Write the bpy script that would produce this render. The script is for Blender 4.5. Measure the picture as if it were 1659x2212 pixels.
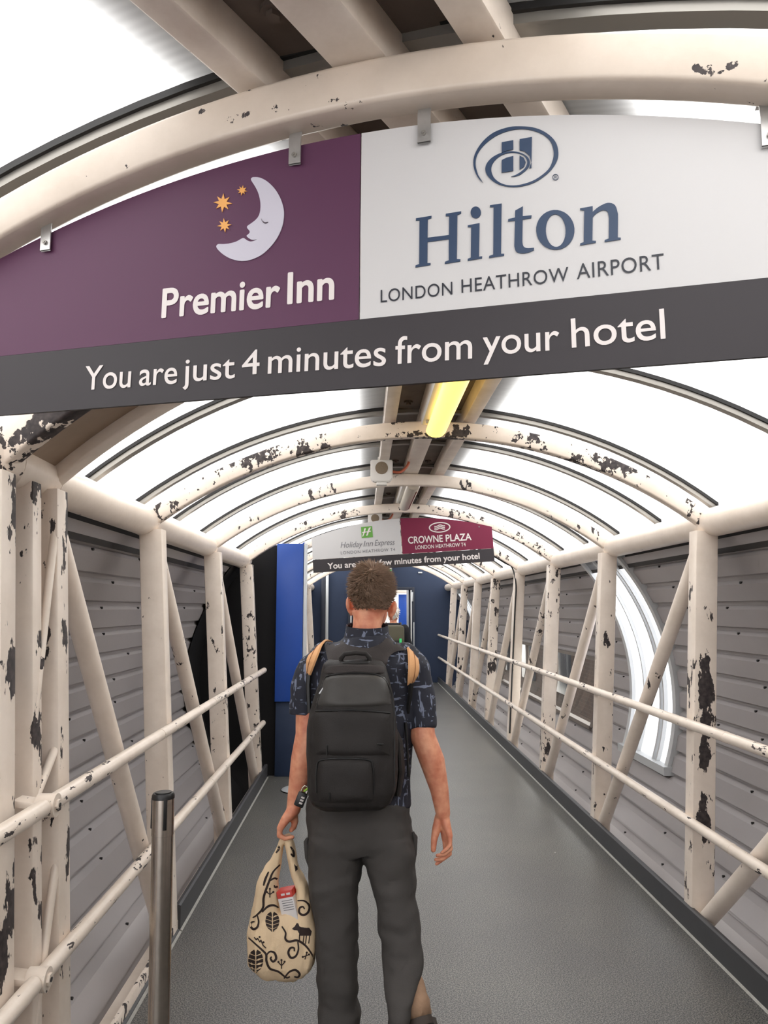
import bpy, bmesh, math, random
from mathutils import Vector, Matrix, noise

for o in list(bpy.data.objects):
    bpy.data.objects.remove(o)
scene = bpy.context.scene
COL = scene.collection
R = math.radians
random.seed(7)

# ------------------------------------------------------------------ camera
CAM = Vector((0, 0, 1.6))
YAW, PITCH = 0.02656, 0.12450
FPX, IW, IH = 1662.0, 1659.0, 2212.0
cam_d = bpy.data.cameras.new('camera')
cam = bpy.data.objects.new('camera', cam_d)
COL.objects.link(cam)
cam.location = CAM
cam.rotation_euler = (math.pi / 2 + PITCH, 0, -YAW)
cam_d.sensor_fit = 'VERTICAL'
cam_d.sensor_height = 36.0
cam_d.lens = FPX / IH * 36.0
cam_d.clip_start = 0.05
cam_d.clip_end = 300
scene.camera = cam

# ------------------------------------------------------------------ light
SKY = 4.5
world = bpy.data.worlds.new('overcast_sky')
scene.world = world
world.use_nodes = True
wn = world.node_tree
bg = wn.nodes['Background']
bg.inputs['Strength'].default_value = SKY
bg.inputs['Color'].default_value = (1.0, 0.972, 0.95, 1)
scene.view_settings.view_transform = 'Standard'
scene.view_settings.look = 'None'
scene.view_settings.gamma = 1
scene.view_settings.use_curve_mapping = False
scene.view_settings.exposure = 0.3
scene.cycles.max_bounces = 12
scene.cycles.diffuse_bounces = 7
scene.cycles.glossy_bounces = 4
scene.cycles.transmission_bounces = 8
scene.cycles.use_denoising = True
scene.cycles.caustics_reflective = False
scene.cycles.caustics_refractive = False

# ------------------------------------------------------------------ pixel -> place on a real plane (for tracing artwork)
_fw = Vector((math.sin(YAW) * math.cos(PITCH), math.cos(YAW) * math.cos(PITCH), math.sin(PITCH)))
_rt = Vector((math.cos(YAW), -math.sin(YAW), 0))
_up = _rt.cross(_fw)
def ray(x, y):
    return _rt * ((x - IW / 2) / FPX) - _up * ((y - IH / 2) / FPX) + _fw
def on_plane(x, y, p0, n):
    d = ray(x, y)
    return CAM + d * ((p0 - CAM).dot(n) / d.dot(n))
def on_y(x, y, Y):
    d = ray(x, y)
    return CAM + d * (Y / d.y)

# ------------------------------------------------------------------ materials
def s2l(c):
    return tuple((v / 12.92 if v <= .04045 else ((v + .055) / 1.055) ** 2.4) for v in [k / 255 for k in c])
def mat(name, col, rough=.5, metal=0, spec=.5, noise_amt=0, noise_scale=20, bump=0, bump_scale=80, emit=None, srgb=True):
    m = bpy.data.materials.new(name)
    m.use_nodes = True
    nt = m.node_tree
    b = nt.nodes['Principled BSDF']
    c = s2l(col) if srgb else col
    b.inputs['Base Color'].default_value = (*c, 1)
    b.inputs['Roughness'].default_value = rough
    b.inputs['Metallic'].default_value = metal
    b.inputs['Specular IOR Level'].default_value = spec
    if noise_amt or bump:
        tc = nt.nodes.new('ShaderNodeNewGeometry')
    if noise_amt:
        n = nt.nodes.new('ShaderNodeTexNoise')
        n.inputs['Scale'].default_value = noise_scale
        n.inputs['Detail'].default_value = 6
        nt.links.new(tc.outputs['Position'], n.inputs['Vector'])
        mx = nt.nodes.new('ShaderNodeMix'); mx.data_type = 'RGBA'
        mx.inputs[6].default_value = (*[v * (1 - noise_amt) for v in c], 1)
        mx.inputs[7].default_value = (*[min(1, v * (1 + noise_amt)) for v in c], 1)
        nt.links.new(n.outputs['Fac'], mx.inputs[0])
        nt.links.new(mx.outputs[2], b.inputs['Base Color'])
    if bump:
        n2 = nt.nodes.new('ShaderNodeTexNoise')
        n2.inputs['Scale'].default_value = bump_scale
        n2.inputs['Detail'].default_value = 4
        nt.links.new(tc.outputs['Position'], n2.inputs['Vector'])
        bp = nt.nodes.new('ShaderNodeBump')
        bp.inputs['Strength'].default_value = bump
        bp.inputs['Distance'].default_value = .004
        nt.links.new(n2.outputs['Fac'], bp.inputs['Height'])
        nt.links.new(bp.outputs['Normal'], b.inputs['Normal'])
    if emit:
        b.inputs['Emission Color'].default_value = (*s2l(emit[0]), 1)
        b.inputs['Emission Strength'].default_value = emit[1]
    return m

def N(nt, t, **kw):
    n = nt.nodes.new(t)
    for k, v in kw.items():
        if k.startswith('i_'):
            n.inputs[k[2:]].default_value = v
        else:
            setattr(n, k, v)
    return n
def MATH(nt, op, a, b=None, clamp=False):
    n = nt.nodes.new('ShaderNodeMath'); n.operation = op; n.use_clamp = clamp
    for i, v in enumerate((a, b)):
        if v is None: continue
        if isinstance(v, (int, float)): n.inputs[i].default_value = v
        else: nt.links.new(v, n.inputs[i])
    return n.outputs[0]

def paint(name, thr=.66, seed=(0, 0, 0), scale=16, stretch=(1, 1, .45), blobs=(), base=(234, 221, 208), dirt=.38):
    """old cream gloss paint flaking off dark steel; thr lower = more bare steel; blobs = big bare patches (centre, radii)"""
    m = bpy.data.materials.new(name); m.use_nodes = True
    nt = m.node_tree; L = nt.links
    b = nt.nodes['Principled BSDF']
    g = N(nt, 'ShaderNodeNewGeometry')
    mp = N(nt, 'ShaderNodeMapping')
    mp.inputs['Location'].default_value = seed
    mp.inputs['Scale'].default_value = stretch
    L.new(g.outputs['Position'], mp.inputs['Vector'])
    n1 = N(nt, 'ShaderNodeTexNoise', i_Scale=scale, i_Detail=5.0, i_Roughness=.62)
    n2 = N(nt, 'ShaderNodeTexNoise', i_Scale=scale * .16, i_Detail=1.0)
    n3 = N(nt, 'ShaderNodeTexNoise', i_Scale=scale * 3.2, i_Detail=3.0)
    for n in (n1, n2, n3): L.new(mp.outputs[0], n.inputs['Vector'])
    v = MATH(nt, 'ADD', n1.outputs['Fac'], MATH(nt, 'MULTIPLY', MATH(nt, 'SUBTRACT', n2.outputs['Fac'], .5), .42))
    v = MATH(nt, 'ADD', v, MATH(nt, 'MULTIPLY', MATH(nt, 'SUBTRACT', n3.outputs['Fac'], .5), .16))
    for (c, r, amt) in blobs:
        mb = N(nt, 'ShaderNodeMapping', vector_type='TEXTURE')
        mb.inputs['Location'].default_value = c
        mb.inputs['Scale'].default_value = r
        L.new(g.outputs['Position'], mb.inputs['Vector'])
        ln = N(nt, 'ShaderNodeVectorMath', operation='LENGTH')
        L.new(mb.outputs[0], ln.inputs[0])
        k = MATH(nt, 'SUBTRACT', 1.0, MATH(nt, 'POWER', ln.outputs['Value'], 2.0), True)
        v = MATH(nt, 'ADD', v, MATH(nt, 'MULTIPLY', k, amt))
    ramp = N(nt, 'ShaderNodeMapRange', i_1=thr - .006, i_2=thr + .006) if 0 else nt.nodes.new('ShaderNodeMapRange')
    ramp.inputs['From Min'].default_value = thr - .006
    ramp.inputs['From Max'].default_value = thr + .006
    L.new(v, ramp.inputs['Value'])
    mask = ramp.outputs[0]
    # worn, slightly dirty cream
    nd = N(nt, 'ShaderNodeTexNoise', i_Scale=5.0, i_Detail=7.0, i_Roughness=.65)
    L.new(g.outputs['Position'], nd.inputs['Vector'])
    cr = nt.nodes.new('ShaderNodeValToRGB')
    c = s2l(base)
    cr.color_ramp.elements[0].position = .3; cr.color_ramp.elements[1].position = .62
    cr.color_ramp.elements[0].color = (c[0] * (1 - .35 * dirt), c[1] * (1 - .39 * dirt), c[2] * (1 - .44 * dirt), 1)
    cr.color_ramp.elements[1].color = (*c, 1)
    L.new(nd.outputs['Fac'], cr.inputs[0])
    nb = N(nt, 'ShaderNodeTexNoise', i_Scale=45.0, i_Detail=3.0)
    L.new(g.outputs['Position'], nb.inputs['Vector'])
    steel = nt.nodes.new('ShaderNodeValToRGB')
    steel.color_ramp.elements[0].position = .35; steel.color_ramp.elements[1].position = .7
    steel.color_ramp.elements[0].color = (*s2l((38, 32, 33)), 1)
    steel.color_ramp.elements[1].color = (*s2l((72, 63, 62)), 1)
    L.new(nb.outputs['Fac'], steel.inputs[0])
    mx = N(nt, 'ShaderNodeMix', data_type='RGBA')
    L.new(mask, mx.inputs[0]); L.new(cr.outputs[0], mx.inputs[6]); L.new(steel.outputs[0], mx.inputs[7])
    L.new(mx.outputs[2], b.inputs['Base Color'])
    rr = nt.nodes.new('ShaderNodeMapRange')
    rr.inputs['To Min'].default_value = .32; rr.inputs['To Max'].default_value = .7
    L.new(mask, rr.inputs['Value']); L.new(rr.outputs[0], b.inputs['Roughness'])
    h = MATH(nt, 'SUBTRACT', MATH(nt, 'MULTIPLY', nb.outputs['Fac'], .35), mask)
    bp = nt.nodes.new('ShaderNodeBump'); bp.inputs['Strength'].default_value = .55; bp.inputs['Distance'].default_value = .0022
    L.new(h, bp.inputs['Height']); L.new(bp.outputs['Normal'], b.inputs['Normal'])
    return m

M = {}
M['p_clean'] = paint('cream_paint_sound', .735, (3, 1, 7), dirt=.35)
M['p_light'] = paint('cream_paint_few_chips', .662, (1, 5, 2), dirt=.4)
M['p_mid'] = paint('cream_paint_chipped', .612, (8, 2, 4), dirt=.45)
M['p_heavy'] = paint('cream_paint_flaking', .57, (4, 9, 1), dirt=.5)
M['p_rail'] = paint('cream_paint_rail', .655, (6, 3, 9), scale=30, stretch=(1, .35, 1), dirt=.5)
M['p_beam'] = paint('cream_paint_beam', .74, (2, 2, 6), scale=20, stretch=(1, .6, 1), dirt=.6, base=(226, 214, 202))
M['clad'] = mat('grey_cladding_sheet', (153, 148, 148), .42, .0, .5, .07, 3, .12, 40)
M['clad_dark'] = mat('screw_dark', (30, 28, 28), .6)
M['alu'] = mat('aluminium_bar', (150, 146, 140), .38, .6)
M['alu_light'] = mat('aluminium_frame', (200, 203, 205), .4, .3)
M['gasket'] = mat('black_gasket', (24, 22, 22), .6)
M['soffit'] = mat('dirty_dark_soffit', (100, 89, 82), .6, .2, .4, .35, 9, .4, 30)
M['kerb'] = mat('dark_grey_skirting', (66, 66, 68), .5, 0, .4, .12, 12)
M['sealant'] = mat('pale_sealant', (150, 148, 142), .6, 0, .3, .3, 30)
M['black_board'] = mat('black_board', (30, 29, 30), .75, 0, .2, .1, 30)
M['blue'] = mat('bright_blue_panel', (32, 76, 164), .42, 0, .5, .04, 10)
M['navy'] = mat('navy_board', (42, 55, 80), .55, 0, .4, .07, 12)
M['navy_dark'] = mat('dark_navy_frame', (30, 36, 52), .5)
M['steel'] = mat('brushed_stainless', (182, 172, 162), .24, 1.0, .5, .15, 60)
M['zinc'] = mat('zinc_bracket', (190, 188, 186), .35, .75, .5, .1, 90)
M['black_plastic'] = mat('black_plastic', (22, 21, 22), .4)
M['white_plastic'] = mat('white_plastic', (220, 216, 210), .4)
M['grille'] = mat('speaker_grille', (128, 112, 92), .6, .2, .4, .4, 260, .5, 400)
M['sign_purple'] = mat('sign_purple', (84, 48, 74), .5, 0, .3)
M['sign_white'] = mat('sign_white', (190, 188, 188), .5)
M['sign_grey'] = mat('sign_charcoal', (52, 48, 51), .5, 0, .3)
M['sign_maroon'] = mat('sign_maroon', (112, 28, 58), .5, 0, .3)
M['ink_white'] = mat('vinyl_white', (214, 206, 203), .45)
M['ink_navy'] = mat('vinyl_navy', (36, 56, 84), .45)
M['ink_black'] = mat('vinyl_black', (26, 29, 40), .45)
M['ink_grey'] = mat('vinyl_grey', (108, 108, 112), .45)
M['ink_orange'] = mat('vinyl_orange', (222, 158, 80), .45)
M['ink_moon'] = mat('vinyl_moon', (186, 182, 194), .45)
M['ink_plum'] = mat('vinyl_dark_plum', (48, 30, 46), .45)  # plum print of the moon's eye
M['ink_green'] = mat('vinyl_green', (92, 152, 60), .45)
M['brick'] = None
M['ground'] = mat('pale_concrete', (188, 186, 182), .9)
M['tube_lit'] = mat('lit_diffuser', (250, 220, 130), .4, emit=((255, 214, 108), 1.5))
M['tube_off'] = mat('diffuser_unlit', (196, 186, 170), .35)
M['tube_mark'] = mat('reddish_tube', (120, 58, 40), .4)
M['orange_cable'] = mat('orange_cable', (176, 92, 64), .5)
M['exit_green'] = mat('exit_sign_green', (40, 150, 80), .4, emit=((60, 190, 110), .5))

def polycarb(name, col=(.86, .88, .89), fine=True):
    m = bpy.data.materials.new(name); m.use_nodes = True
    nt = m.node_tree; L = nt.links
    for n in list(nt.nodes): nt.nodes.remove(n)
    out = N(nt, 'ShaderNodeOutputMaterial')
    tr = N(nt, 'ShaderNodeBsdfTranslucent'); df = N(nt, 'ShaderNodeBsdfDiffuse'); gl = N(nt, 'ShaderNodeBsdfGlossy')
    gl.inputs['Roughness'].default_value = .35
    m1 = N(nt, 'ShaderNodeMixShader'); m1.inputs[0].default_value = .28
    m2 = N(nt, 'ShaderNodeMixShader'); m2.inputs[0].default_value = .04
    uv = N(nt, 'ShaderNodeUVMap')
    sp = N(nt, 'ShaderNodeSeparateXYZ'); L.new(uv.outputs[0], sp.inputs[0])
    s = MATH(nt, 'SINE', MATH(nt, 'MULTIPLY', sp.outputs['Y'], 2 * math.pi / .022))
    nz = N(nt, 'ShaderNodeTexNoise', i_Scale=2.5, i_Detail=5.0)
    mp = N(nt, 'ShaderNodeMapping'); mp.inputs['Scale'].default_value = (1, 9, 1)
    L.new(uv.outputs[0], mp.inputs[0]); L.new(mp.outputs[0], nz.inputs['Vector'])
    f = MATH(nt, 'ADD', MATH(nt, 'MULTIPLY', s, .035), MATH(nt, 'ADD', .9, MATH(nt, 'MULTIPLY', MATH(nt, 'SUBTRACT', nz.outputs['Fac'], .5), .22)), True)
    vm = N(nt, 'ShaderNodeVectorMath', operation='SCALE'); vm.inputs[0].default_value = col
    L.new(f, vm.inputs['Scale'])
    L.new(vm.outputs[0], tr.inputs['Color']); L.new(vm.outputs[0], df.inputs['Color'])
    L.new(tr.outputs[0], m1.inputs[1]); L.new(df.outputs[0], m1.inputs[2])
    L.new(m1.outputs[0], m2.inputs[1]); L.new(gl.outputs[0], m2.inputs[2])
    L.new(m2.outputs[0], out.inputs['Surface'])
    return m
M['poly'] = polycarb('ribbed_polycarbonate')
M['poly_side'] = polycarb('side_polycarbonate', (.9, .93, .98))

def brick_mat():
    m = bpy.data.materials.new('brown_brick'); m.use_nodes = True
    nt = m.node_tree; L = nt.links
    b = nt.nodes['Principled BSDF']; b.inputs['Roughness'].default_value = .85
    g = N(nt, 'ShaderNodeNewGeometry')
    mp = N(nt, 'ShaderNodeMapping'); mp.inputs['Rotation'].default_value = (0, 0, 0)
    sx = N(nt, 'ShaderNodeSeparateXYZ'); L.new(g.outputs['Position'], sx.inputs[0])
    cb = N(nt, 'ShaderNodeCombineXYZ'); L.new(sx.outputs['Y'], cb.inputs['X']); L.new(sx.outputs['Z'], cb.inputs['Y'])
    br = N(nt, 'ShaderNodeTexBrick')
    br.inputs['Color1'].default_value = (*s2l((64, 46, 38)), 1)
    br.inputs['Color2'].default_value = (*s2l((50, 36, 31)), 1)
    br.inputs['Mortar'].default_value = (*s2l((78, 68, 60)), 1)
    br.inputs['Scale'].default_value = 4.4
    br.inputs['Mortar Size'].default_value = .012
    L.new(cb.outputs[0], br.inputs['Vector']); L.new(br.outputs['Color'], b.inputs['Base Color'])
    return m
M['brick'] = brick_mat()

def floor_mat():
    m = bpy.data.materials.new('speckled_grey_vinyl'); m.use_nodes = True
    nt = m.node_tree; L = nt.links
    b = nt.nodes['Principled BSDF']
    g = N(nt, 'ShaderNodeNewGeometry')
    n1 = N(nt, 'ShaderNodeTexNoise', i_Scale=170.0, i_Detail=2.0)
    n2 = N(nt, 'ShaderNodeTexNoise', i_Scale=1.6, i_Detail=4.0)
    n3 = N(nt, 'ShaderNodeTexVoronoi', i_Scale=6.0)
    for n in (n1, n2, n3): L.new(g.outputs['Position'], n.inputs['Vector'])
    cr = nt.nodes.new('ShaderNodeValToRGB')
    e = cr.color_ramp.elements
    e[0].position = .43; e[0].color = (*s2l((50, 51, 52)), 1)
    e[1].position = .6; e[1].color = (*s2l((124, 121, 116)), 1)
    L.new(n1.outputs['Fac'], cr.inputs[0])
    mx = N(nt, 'ShaderNodeMix', data_type='RGBA', blend_type='MULTIPLY'); mx.inputs[0].default_value = 1
    cr2 = nt.nodes.new('ShaderNodeValToRGB')
    cr2.color_ramp.elements[0].position = .35; cr2.color_ramp.elements[0].color = (.8, .8, .82, 1)
    cr2.color_ramp.elements[1].position = .65; cr2.color_ramp.elements[1].color = (1, 1, .98, 1)
    L.new(n2.outputs['Fac'], cr2.inputs[0])
    L.new(cr.outputs[0], mx.inputs[6]); L.new(cr2.outputs[0], mx.inputs[7])
    # sparse pale scuffs
    sc = nt.nodes.new('ShaderNodeMapRange'); sc.inputs['From Min'].default_value = .05; sc.inputs['From Max'].default_value = .03
    L.new(n3.outputs['Distance'], sc.inputs['Value'])
    mx2 = N(nt, 'ShaderNodeMix', data_type='RGBA'); mx2.inputs[7].default_value = (*s2l((176, 172, 165)), 1)
    L.new(MATH(nt, 'MULTIPLY', sc.outputs[0], MATH(nt, 'GREATER_THAN', n2.outputs['Fac'], .56)), mx2.inputs[0])
    L.new(mx.outputs[2], mx2.inputs[6]); L.new(mx2.outputs[2], b.inputs['Base Color'])
    b.inputs['Roughness'].default_value = .36
    bp = nt.nodes.new('ShaderNodeBump'); bp.inputs['Strength'].default_value = .7; bp.inputs['Distance'].default_value = .002
    L.new(n1.outputs['Fac'], bp.inputs['Height']); L.new(bp.outputs['Normal'], b.inputs['Normal'])
    return m
M['floor'] = floor_mat()

def glass_mat():
    m = bpy.data.materials.new('window_glass'); m.use_nodes = True
    nt = m.node_tree
    for n in list(nt.nodes): nt.nodes.remove(n)
    out = N(nt, 'ShaderNodeOutputMaterial'); t = N(nt, 'ShaderNodeBsdfTransparent'); g = N(nt, 'ShaderNodeBsdfGlossy')
    t.inputs[0].default_value = (.9, .92, .9, 1); g.inputs['Roughness'].default_value = .03
    mx = N(nt, 'ShaderNodeMixShader'); mx.inputs[0].default_value = .06
    nt.links.new(t.outputs[0], mx.inputs[1]); nt.links.new(g.outputs[0], mx.inputs[2]); nt.links.new(mx.outputs[0], out.inputs[0])
    return m
M['glass'] = glass_mat()

# ------------------------------------------------------------------ object helpers
def tag(o, label=None, cat=None, group=None, kind=None):
    if label: o['label'] = label
    if cat: o['category'] = cat
    if group: o['group'] = group
    if kind: o['kind'] = kind
    return o
def empty(name, loc, label=None, cat=None, group=None):
    o = bpy.data.objects.new(name, None)
    o.empty_display_size = .05
    COL.objects.link(o); o.location = loc
    return tag(o, label, cat, group)
def link_mesh(name, me, parent=None):
    o = bpy.data.objects.new(name, me); COL.objects.link(o)
    if parent is not None:
        o.parent = parent
        o.matrix_parent_inverse = Matrix.Translation(parent.location).inverted() if parent.parent is None and parent.type == 'EMPTY' else Matrix.Identity(4)
    return o
def done(name, bm, mats, parent=None, smooth=True, angle=40, kind=None, label=None):
    me = bpy.data.meshes.new(name)
    bmesh.ops.recalc_face_normals(bm, faces=bm.faces)
    bm.to_mesh(me); bm.free()
    if not isinstance(mats, (list, tuple)): mats = [mats]
    for m in mats: me.materials.append(m)
    if smooth:
        me.shade_smooth(); me.set_sharp_from_angle(angle=R(angle))
    o = link_mesh(name, me, parent)
    if kind: o['kind'] = kind
    if label: o['label'] = label
    return o
def copy_thing(o, delta, label=None):
    c = o.copy(); COL.objects.link(c); c.location = Vector(o.location) + Vector(delta)
    if label: c['label'] = label
    for ch in list(o.children):
        k = ch.copy(); COL.objects.link(k); k.parent = c
        for g in list(ch.children):
            q = g.copy(); COL.objects.link(q); q.parent = k
    return c

def add_box(bm, c, size, rot=None, bevel=0, mi=0):
    r = bmesh.ops.create_cube(bm, size=1)
    vs = r['verts']
    mtx = Matrix.Translation(Vector(c)) @ (rot.to_4x4() if rot is not None else Matrix.Identity(4)) @ Matrix.Diagonal((*size, 1))
    bmesh.ops.transform(bm, matrix=mtx, verts=vs)
    fs = list({f for v in vs for f in v.link_faces})
    if bevel:
        es = list({e for v in vs for e in v.link_edges})
        rb = bmesh.ops.bevel(bm, geom=es, offset=bevel, segments=2, affect='EDGES', profile=.5)
        fs = list({f for f in rb['faces']} | {f for f in fs if f.is_valid})
    for f in fs:
        if f.is_valid: f.material_index = mi
def frame_of(d, up=Vector((0, 0, 1))):
    d = d.normalized()
    if abs(d.dot(up)) > .98: up = Vector((1, 0, 0))
    x = up.cross(d).normalized(); y = d.cross(x).normalized()
    return x, y
def add_tube(bm, pts, rad, seg=14, cap=True, mi=0, sq=None):
    """round tube through pts (rad float or list); sq=(wx, wy) makes it a rectangle"""
    pts = [Vector(p) for p in pts]; n = len(pts)
    rings = []
    px = None
    for i, p in enumerate(pts):
        d = (pts[min(i + 1, n - 1)] - pts[max(i - 1, 0)])
        if px is None:
            x, y = frame_of(d)
        else:
            dn = d.normalized(); x = (px - dn * px.dot(dn)).normalized(); y = dn.cross(x)
        px = x
        r = rad[i] if isinstance(rad, (list, tuple)) else rad
        ring = []
        for k in range(seg):
            a = 2 * math.pi * k / seg
            ring.append(bm.verts.new(p + x * (r * math.cos(a)) + y * (r * math.sin(a))))
        rings.append(ring)
    for a, b in zip(rings, rings[1:]):
        for k in range(seg):
            f = bm.faces.new((a[k], a[(k + 1) % seg], b[(k + 1) % seg], b[k])); f.material_index = mi
    if cap:
        bm.faces.new(rings[0][::-1]).material_index = mi
        bm.faces.new(rings[-1]).material_index = mi
def add_bar(bm, p0, p1, wx, wy, xaxis=Vector((1, 0, 0)), bevel=.006, mi=0):
    """rectangular hollow-section bar from p0 to p1; wx measured along xaxis"""
    p0 = Vector(p0); p1 = Vector(p1); d = (p1 - p0).normalized()
    x = (xaxis - d * xaxis.dot(d)).normalized(); y = d.cross(x)
    prof = []
    b = bevel
    for sx, sy in ((1, 1), (-1, 1), (-1, -1), (1, -1)):
        cx, cy = sx * (wx / 2 - b), sy * (wy / 2 - b)
        a0 = math.atan2(sy, sx)
        for k in (-1, 0, 1):
            a = a0 + k * math.pi / 4
            prof.append((cx + b * math.cos(a), cy + b * math.sin(a)))
    A = [bm.verts.new(p0 + x * u + y * v) for u, v in prof]
    B = [bm.verts.new(p1 + x * u + y * v) for u, v in prof]
    n = len(prof)
    for k in range(n):
        bm.faces.new((A[k], A[(k + 1) % n], B[(k + 1) % n], B[k])).material_index = mi
    bm.faces.new(A[::-1]).material_index = mi; bm.faces.new(B).material_index = mi
def add_grid(bm, rows, close=False, mi=0, uv=None):
    """rows: list of lists of points"""
    V = [[bm.verts.new(p) for p in r] for r in rows]
    lay = bm.loops.layers.uv.verify() if uv else None
    for i in range(len(V) - 1):
        n = len(V[i])
        for j in range(n if close else n - 1):
            f = bm.faces.new((V[i][j], V[i][(j + 1) % n], V[i + 1][(j + 1) % n], V[i + 1][j]))
            f.material_index = mi
            if uv:
                for lp, (a, b) in zip(f.loops, ((i, j), (i, j + 1), (i + 1, j + 1), (i + 1, j))):
                    lp[lay].uv = uv(a, b)
    return V
def add_sphere(bm, c, r, seg=12, rings=8, mi=0, rot=None):
    if not isinstance(r, (tuple, list)): r = (r, r, r)
    q = bmesh.ops.create_uvsphere(bm, u_segments=seg, v_segments=rings, radius=1)
    mtx = Matrix.Translation(Vector(c)) @ (rot.to_4x4() if rot is not None else Matrix.Identity(4)) @ Matrix.Diagonal((*r, 1))
    bmesh.ops.transform(bm, matrix=mtx, verts=q['verts'])
    for f in {f for v in q['verts'] for f in v.link_faces}: f.material_index = mi
def add_cyl(bm, p0, p1, r, seg=16, mi=0):
    add_tube(bm, [p0, p1], r, seg, True, mi)
def evald(o):
    dg = bpy.context.evaluated_depsgraph_get()
    dg.update()
    return bpy.data.meshes.new_from_object(o.evaluated_get(dg))

# ------------------------------------------------------------------ the walkway's cross-section and stations
CX = .355                                  # centre line of the far run
TAN = .323                                 # slant of the arches at the bend
NDIR = Vector((.529, .848, 0)).normalized()   # axis of the near run
J = Vector((CX, 1.893, 0))
def far_st(y, t=0.0): return (CX, y, 1.0, -t)
def near_st(s): p = J + NDIR * s; return (p.x, p.y, 1.0, -TAN)
def near_sharp(s, d=.10): return near_st(s) + (d,)
def at(st, o, z): return Vector((st[0] + o * st[2], st[1] + o * st[3], z))
ARC_R, ARC_Z = 2.42, .09                   # underside radius and centre height of the arches
BAYS = [4.05 + 1.632 * k for k in range(8)]
WALL_Y = 17.0
def arc(r, o, st=None):
    d = st[4] if st is not None and len(st) > 4 else 0      # the near run is curved a little more tightly
    return ARC_Z + d + math.sqrt((r - d) ** 2 - o * o)
ROOF_R = 2.615
ROOF_O = 1.60
EA, EB, EZ = 1.965, 1.72, .95              # side cladding follows an ellipse
def side_o(z): return EA * math.sqrt(max(0, 1 - ((z - EZ) / EB) ** 2))

S1A = -.672
stations = [near_sharp(-5.0), near_sharp(-3.2), near_sharp(-1.6), near_sharp(S1A), near_st(-.3) + (.05,), near_st(0), far_st(2.26, TAN)] + [far_st(3.1, .15)] + [far_st(y) for y in BAYS] + [far_st(WALL_Y)]

# ---- ceiling
def build_ceiling():
    bm = bmesh.new()
    n = 36
    rows = []; acc = []
    d = 0; prev = None
    for st in stations:
        p = at(st, 0, 0)
        if prev is not None: d += (p - prev).length
        prev = p; acc.append(d)
        rows.append([at(st, ROOF_O * (-1 + 2 * k / n), arc(ROOF_R, ROOF_O * (-1 + 2 * k / n), st)) for k in range(n + 1)])
    add_grid(bm, rows, uv=lambda i, j: (ROOF_O * 2 * j / n, acc[i]))
    c = done('ceiling', bm, M['poly'], kind='structure')
    # opaque ridge capping lying over the panels
    bm = bmesh.new(); rows = []
    for st in stations:
        rows.append([at(st, .40 * (-1 + k / 6), arc(ROOF_R + .04, .40 * (-1 + k / 6), st)) for k in range(13)])
    add_grid(bm, rows)
    done('ridge_capping', bm, M['soffit'], c)
    # glazing bars
    def gbar(st):
        bm = bmesh.new()
        for (hw, top, low, mi) in ((.03, .0, .016, 1), (.021, .01, .036, 0)):
            rows = [[], [], [], []]
            for k in range(33):
                o = -ROOF_O + .02 + (2 * ROOF_O - .04) * k / 32
                cn = (st[0], st[1])
                ax = Vector((-st[3], st[2], 0)).normalized()
                for r_, (sgn, rr) in enumerate(((-1, ROOF_R - top), (1, ROOF_R - top), (1, ROOF_R - low), (-1, ROOF_R - low))):
                    rows[r_].append(at(st, o, arc(rr, o, st)) + ax * (hw * sgn))
            add_grid(bm, list(map(list, zip(*rows))), close=True, mi=mi)
        done('glazing_bar', bm, [M['alu'], M['gasket']], c)
    for y in [y for b in BAYS for y in (b + .09, b + .9)]:
        if y < WALL_Y - .05: gbar(far_st(y))
    gbar(far_st(2.35, TAN)); gbar(far_st(3.2, .12))
    gbar(near_sharp(S1A + .06)); gbar(near_sharp(S1A - .78)); gbar(near_sharp(-2.3))
    return c
ARCH_SIGN = near_sharp(S1A, .40)
ARCHES_ALL = [ARCH_SIGN, near_st(-.0), far_st(2.26, TAN)] + [far_st(y) for y in BAYS]
build_ceiling()

# ---- roof arches
def arch(st, m, label, group='curved roof arches', h=.086, dpt=.062):
    bm = bmesh.new()
    ax = Vector((-st[3], st[2], 0)).normalized()
    rows = []
    n = 48
    for k in range(n + 1):
        o = -1.47 + 2.94 * k / n
        rr = ARC_R - (st[4] if len(st) > 4 else 0)
        nrm = Vector((o / rr * st[2], o / rr * st[3], math.sqrt(1 - (o / rr) ** 2)))
        base = at(st, o, arc(ARC_R, o, st))
        prof = []
        b = .009
        for sx, sy in ((1, 1), (-1, 1), (-1, -1), (1, -1)):
            cx, cy = sx * (dpt / 2 - b), h / 2 + sy * (h / 2 - b)
            a0 = math.atan2(sy, sx)
            for q in (-1, 0, 1):
                a = a0 + q * math.pi / 4
                prof.append(base + ax * (cx + b * math.cos(a)) + nrm * (cy + b * math.sin(a)))
        rows.append(prof)
    V = add_grid(bm, rows, close=True)
    bm.faces.new(V[0]); bm.faces.new(V[-1][::-1])
    o = done('roof_arch', bm, m, angle=50)
    return tag(o, label, 'arch', group)
def arch_center(st, o, dz=.04): return tuple(at(st, o, arc(ARC_R, o, st) + dz))
m_a1 = paint('cream_paint_sign_arch_dimmed', .735, (5, 1, 1), scale=26, stretch=(1, 1, 1), base=(206, 192, 178), dirt=.4, blobs=(  # same cream as the other arches, base darkened to offset brighter light here
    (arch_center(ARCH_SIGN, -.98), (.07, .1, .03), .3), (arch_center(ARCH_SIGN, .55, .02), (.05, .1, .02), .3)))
m_a2 = paint('cream_paint_bend_arch', .60, (2, 6, 3), scale=11, stretch=(1, 1, 1), dirt=.5, blobs=(
    (arch_center(near_st(0), -1.3), (.16, .2, .12), .22),))
m_a3 = paint('cream_paint_far_bend_arch', .72, (7, 6, 3), scale=18, stretch=(1, 1, 1), dirt=.35)
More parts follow.
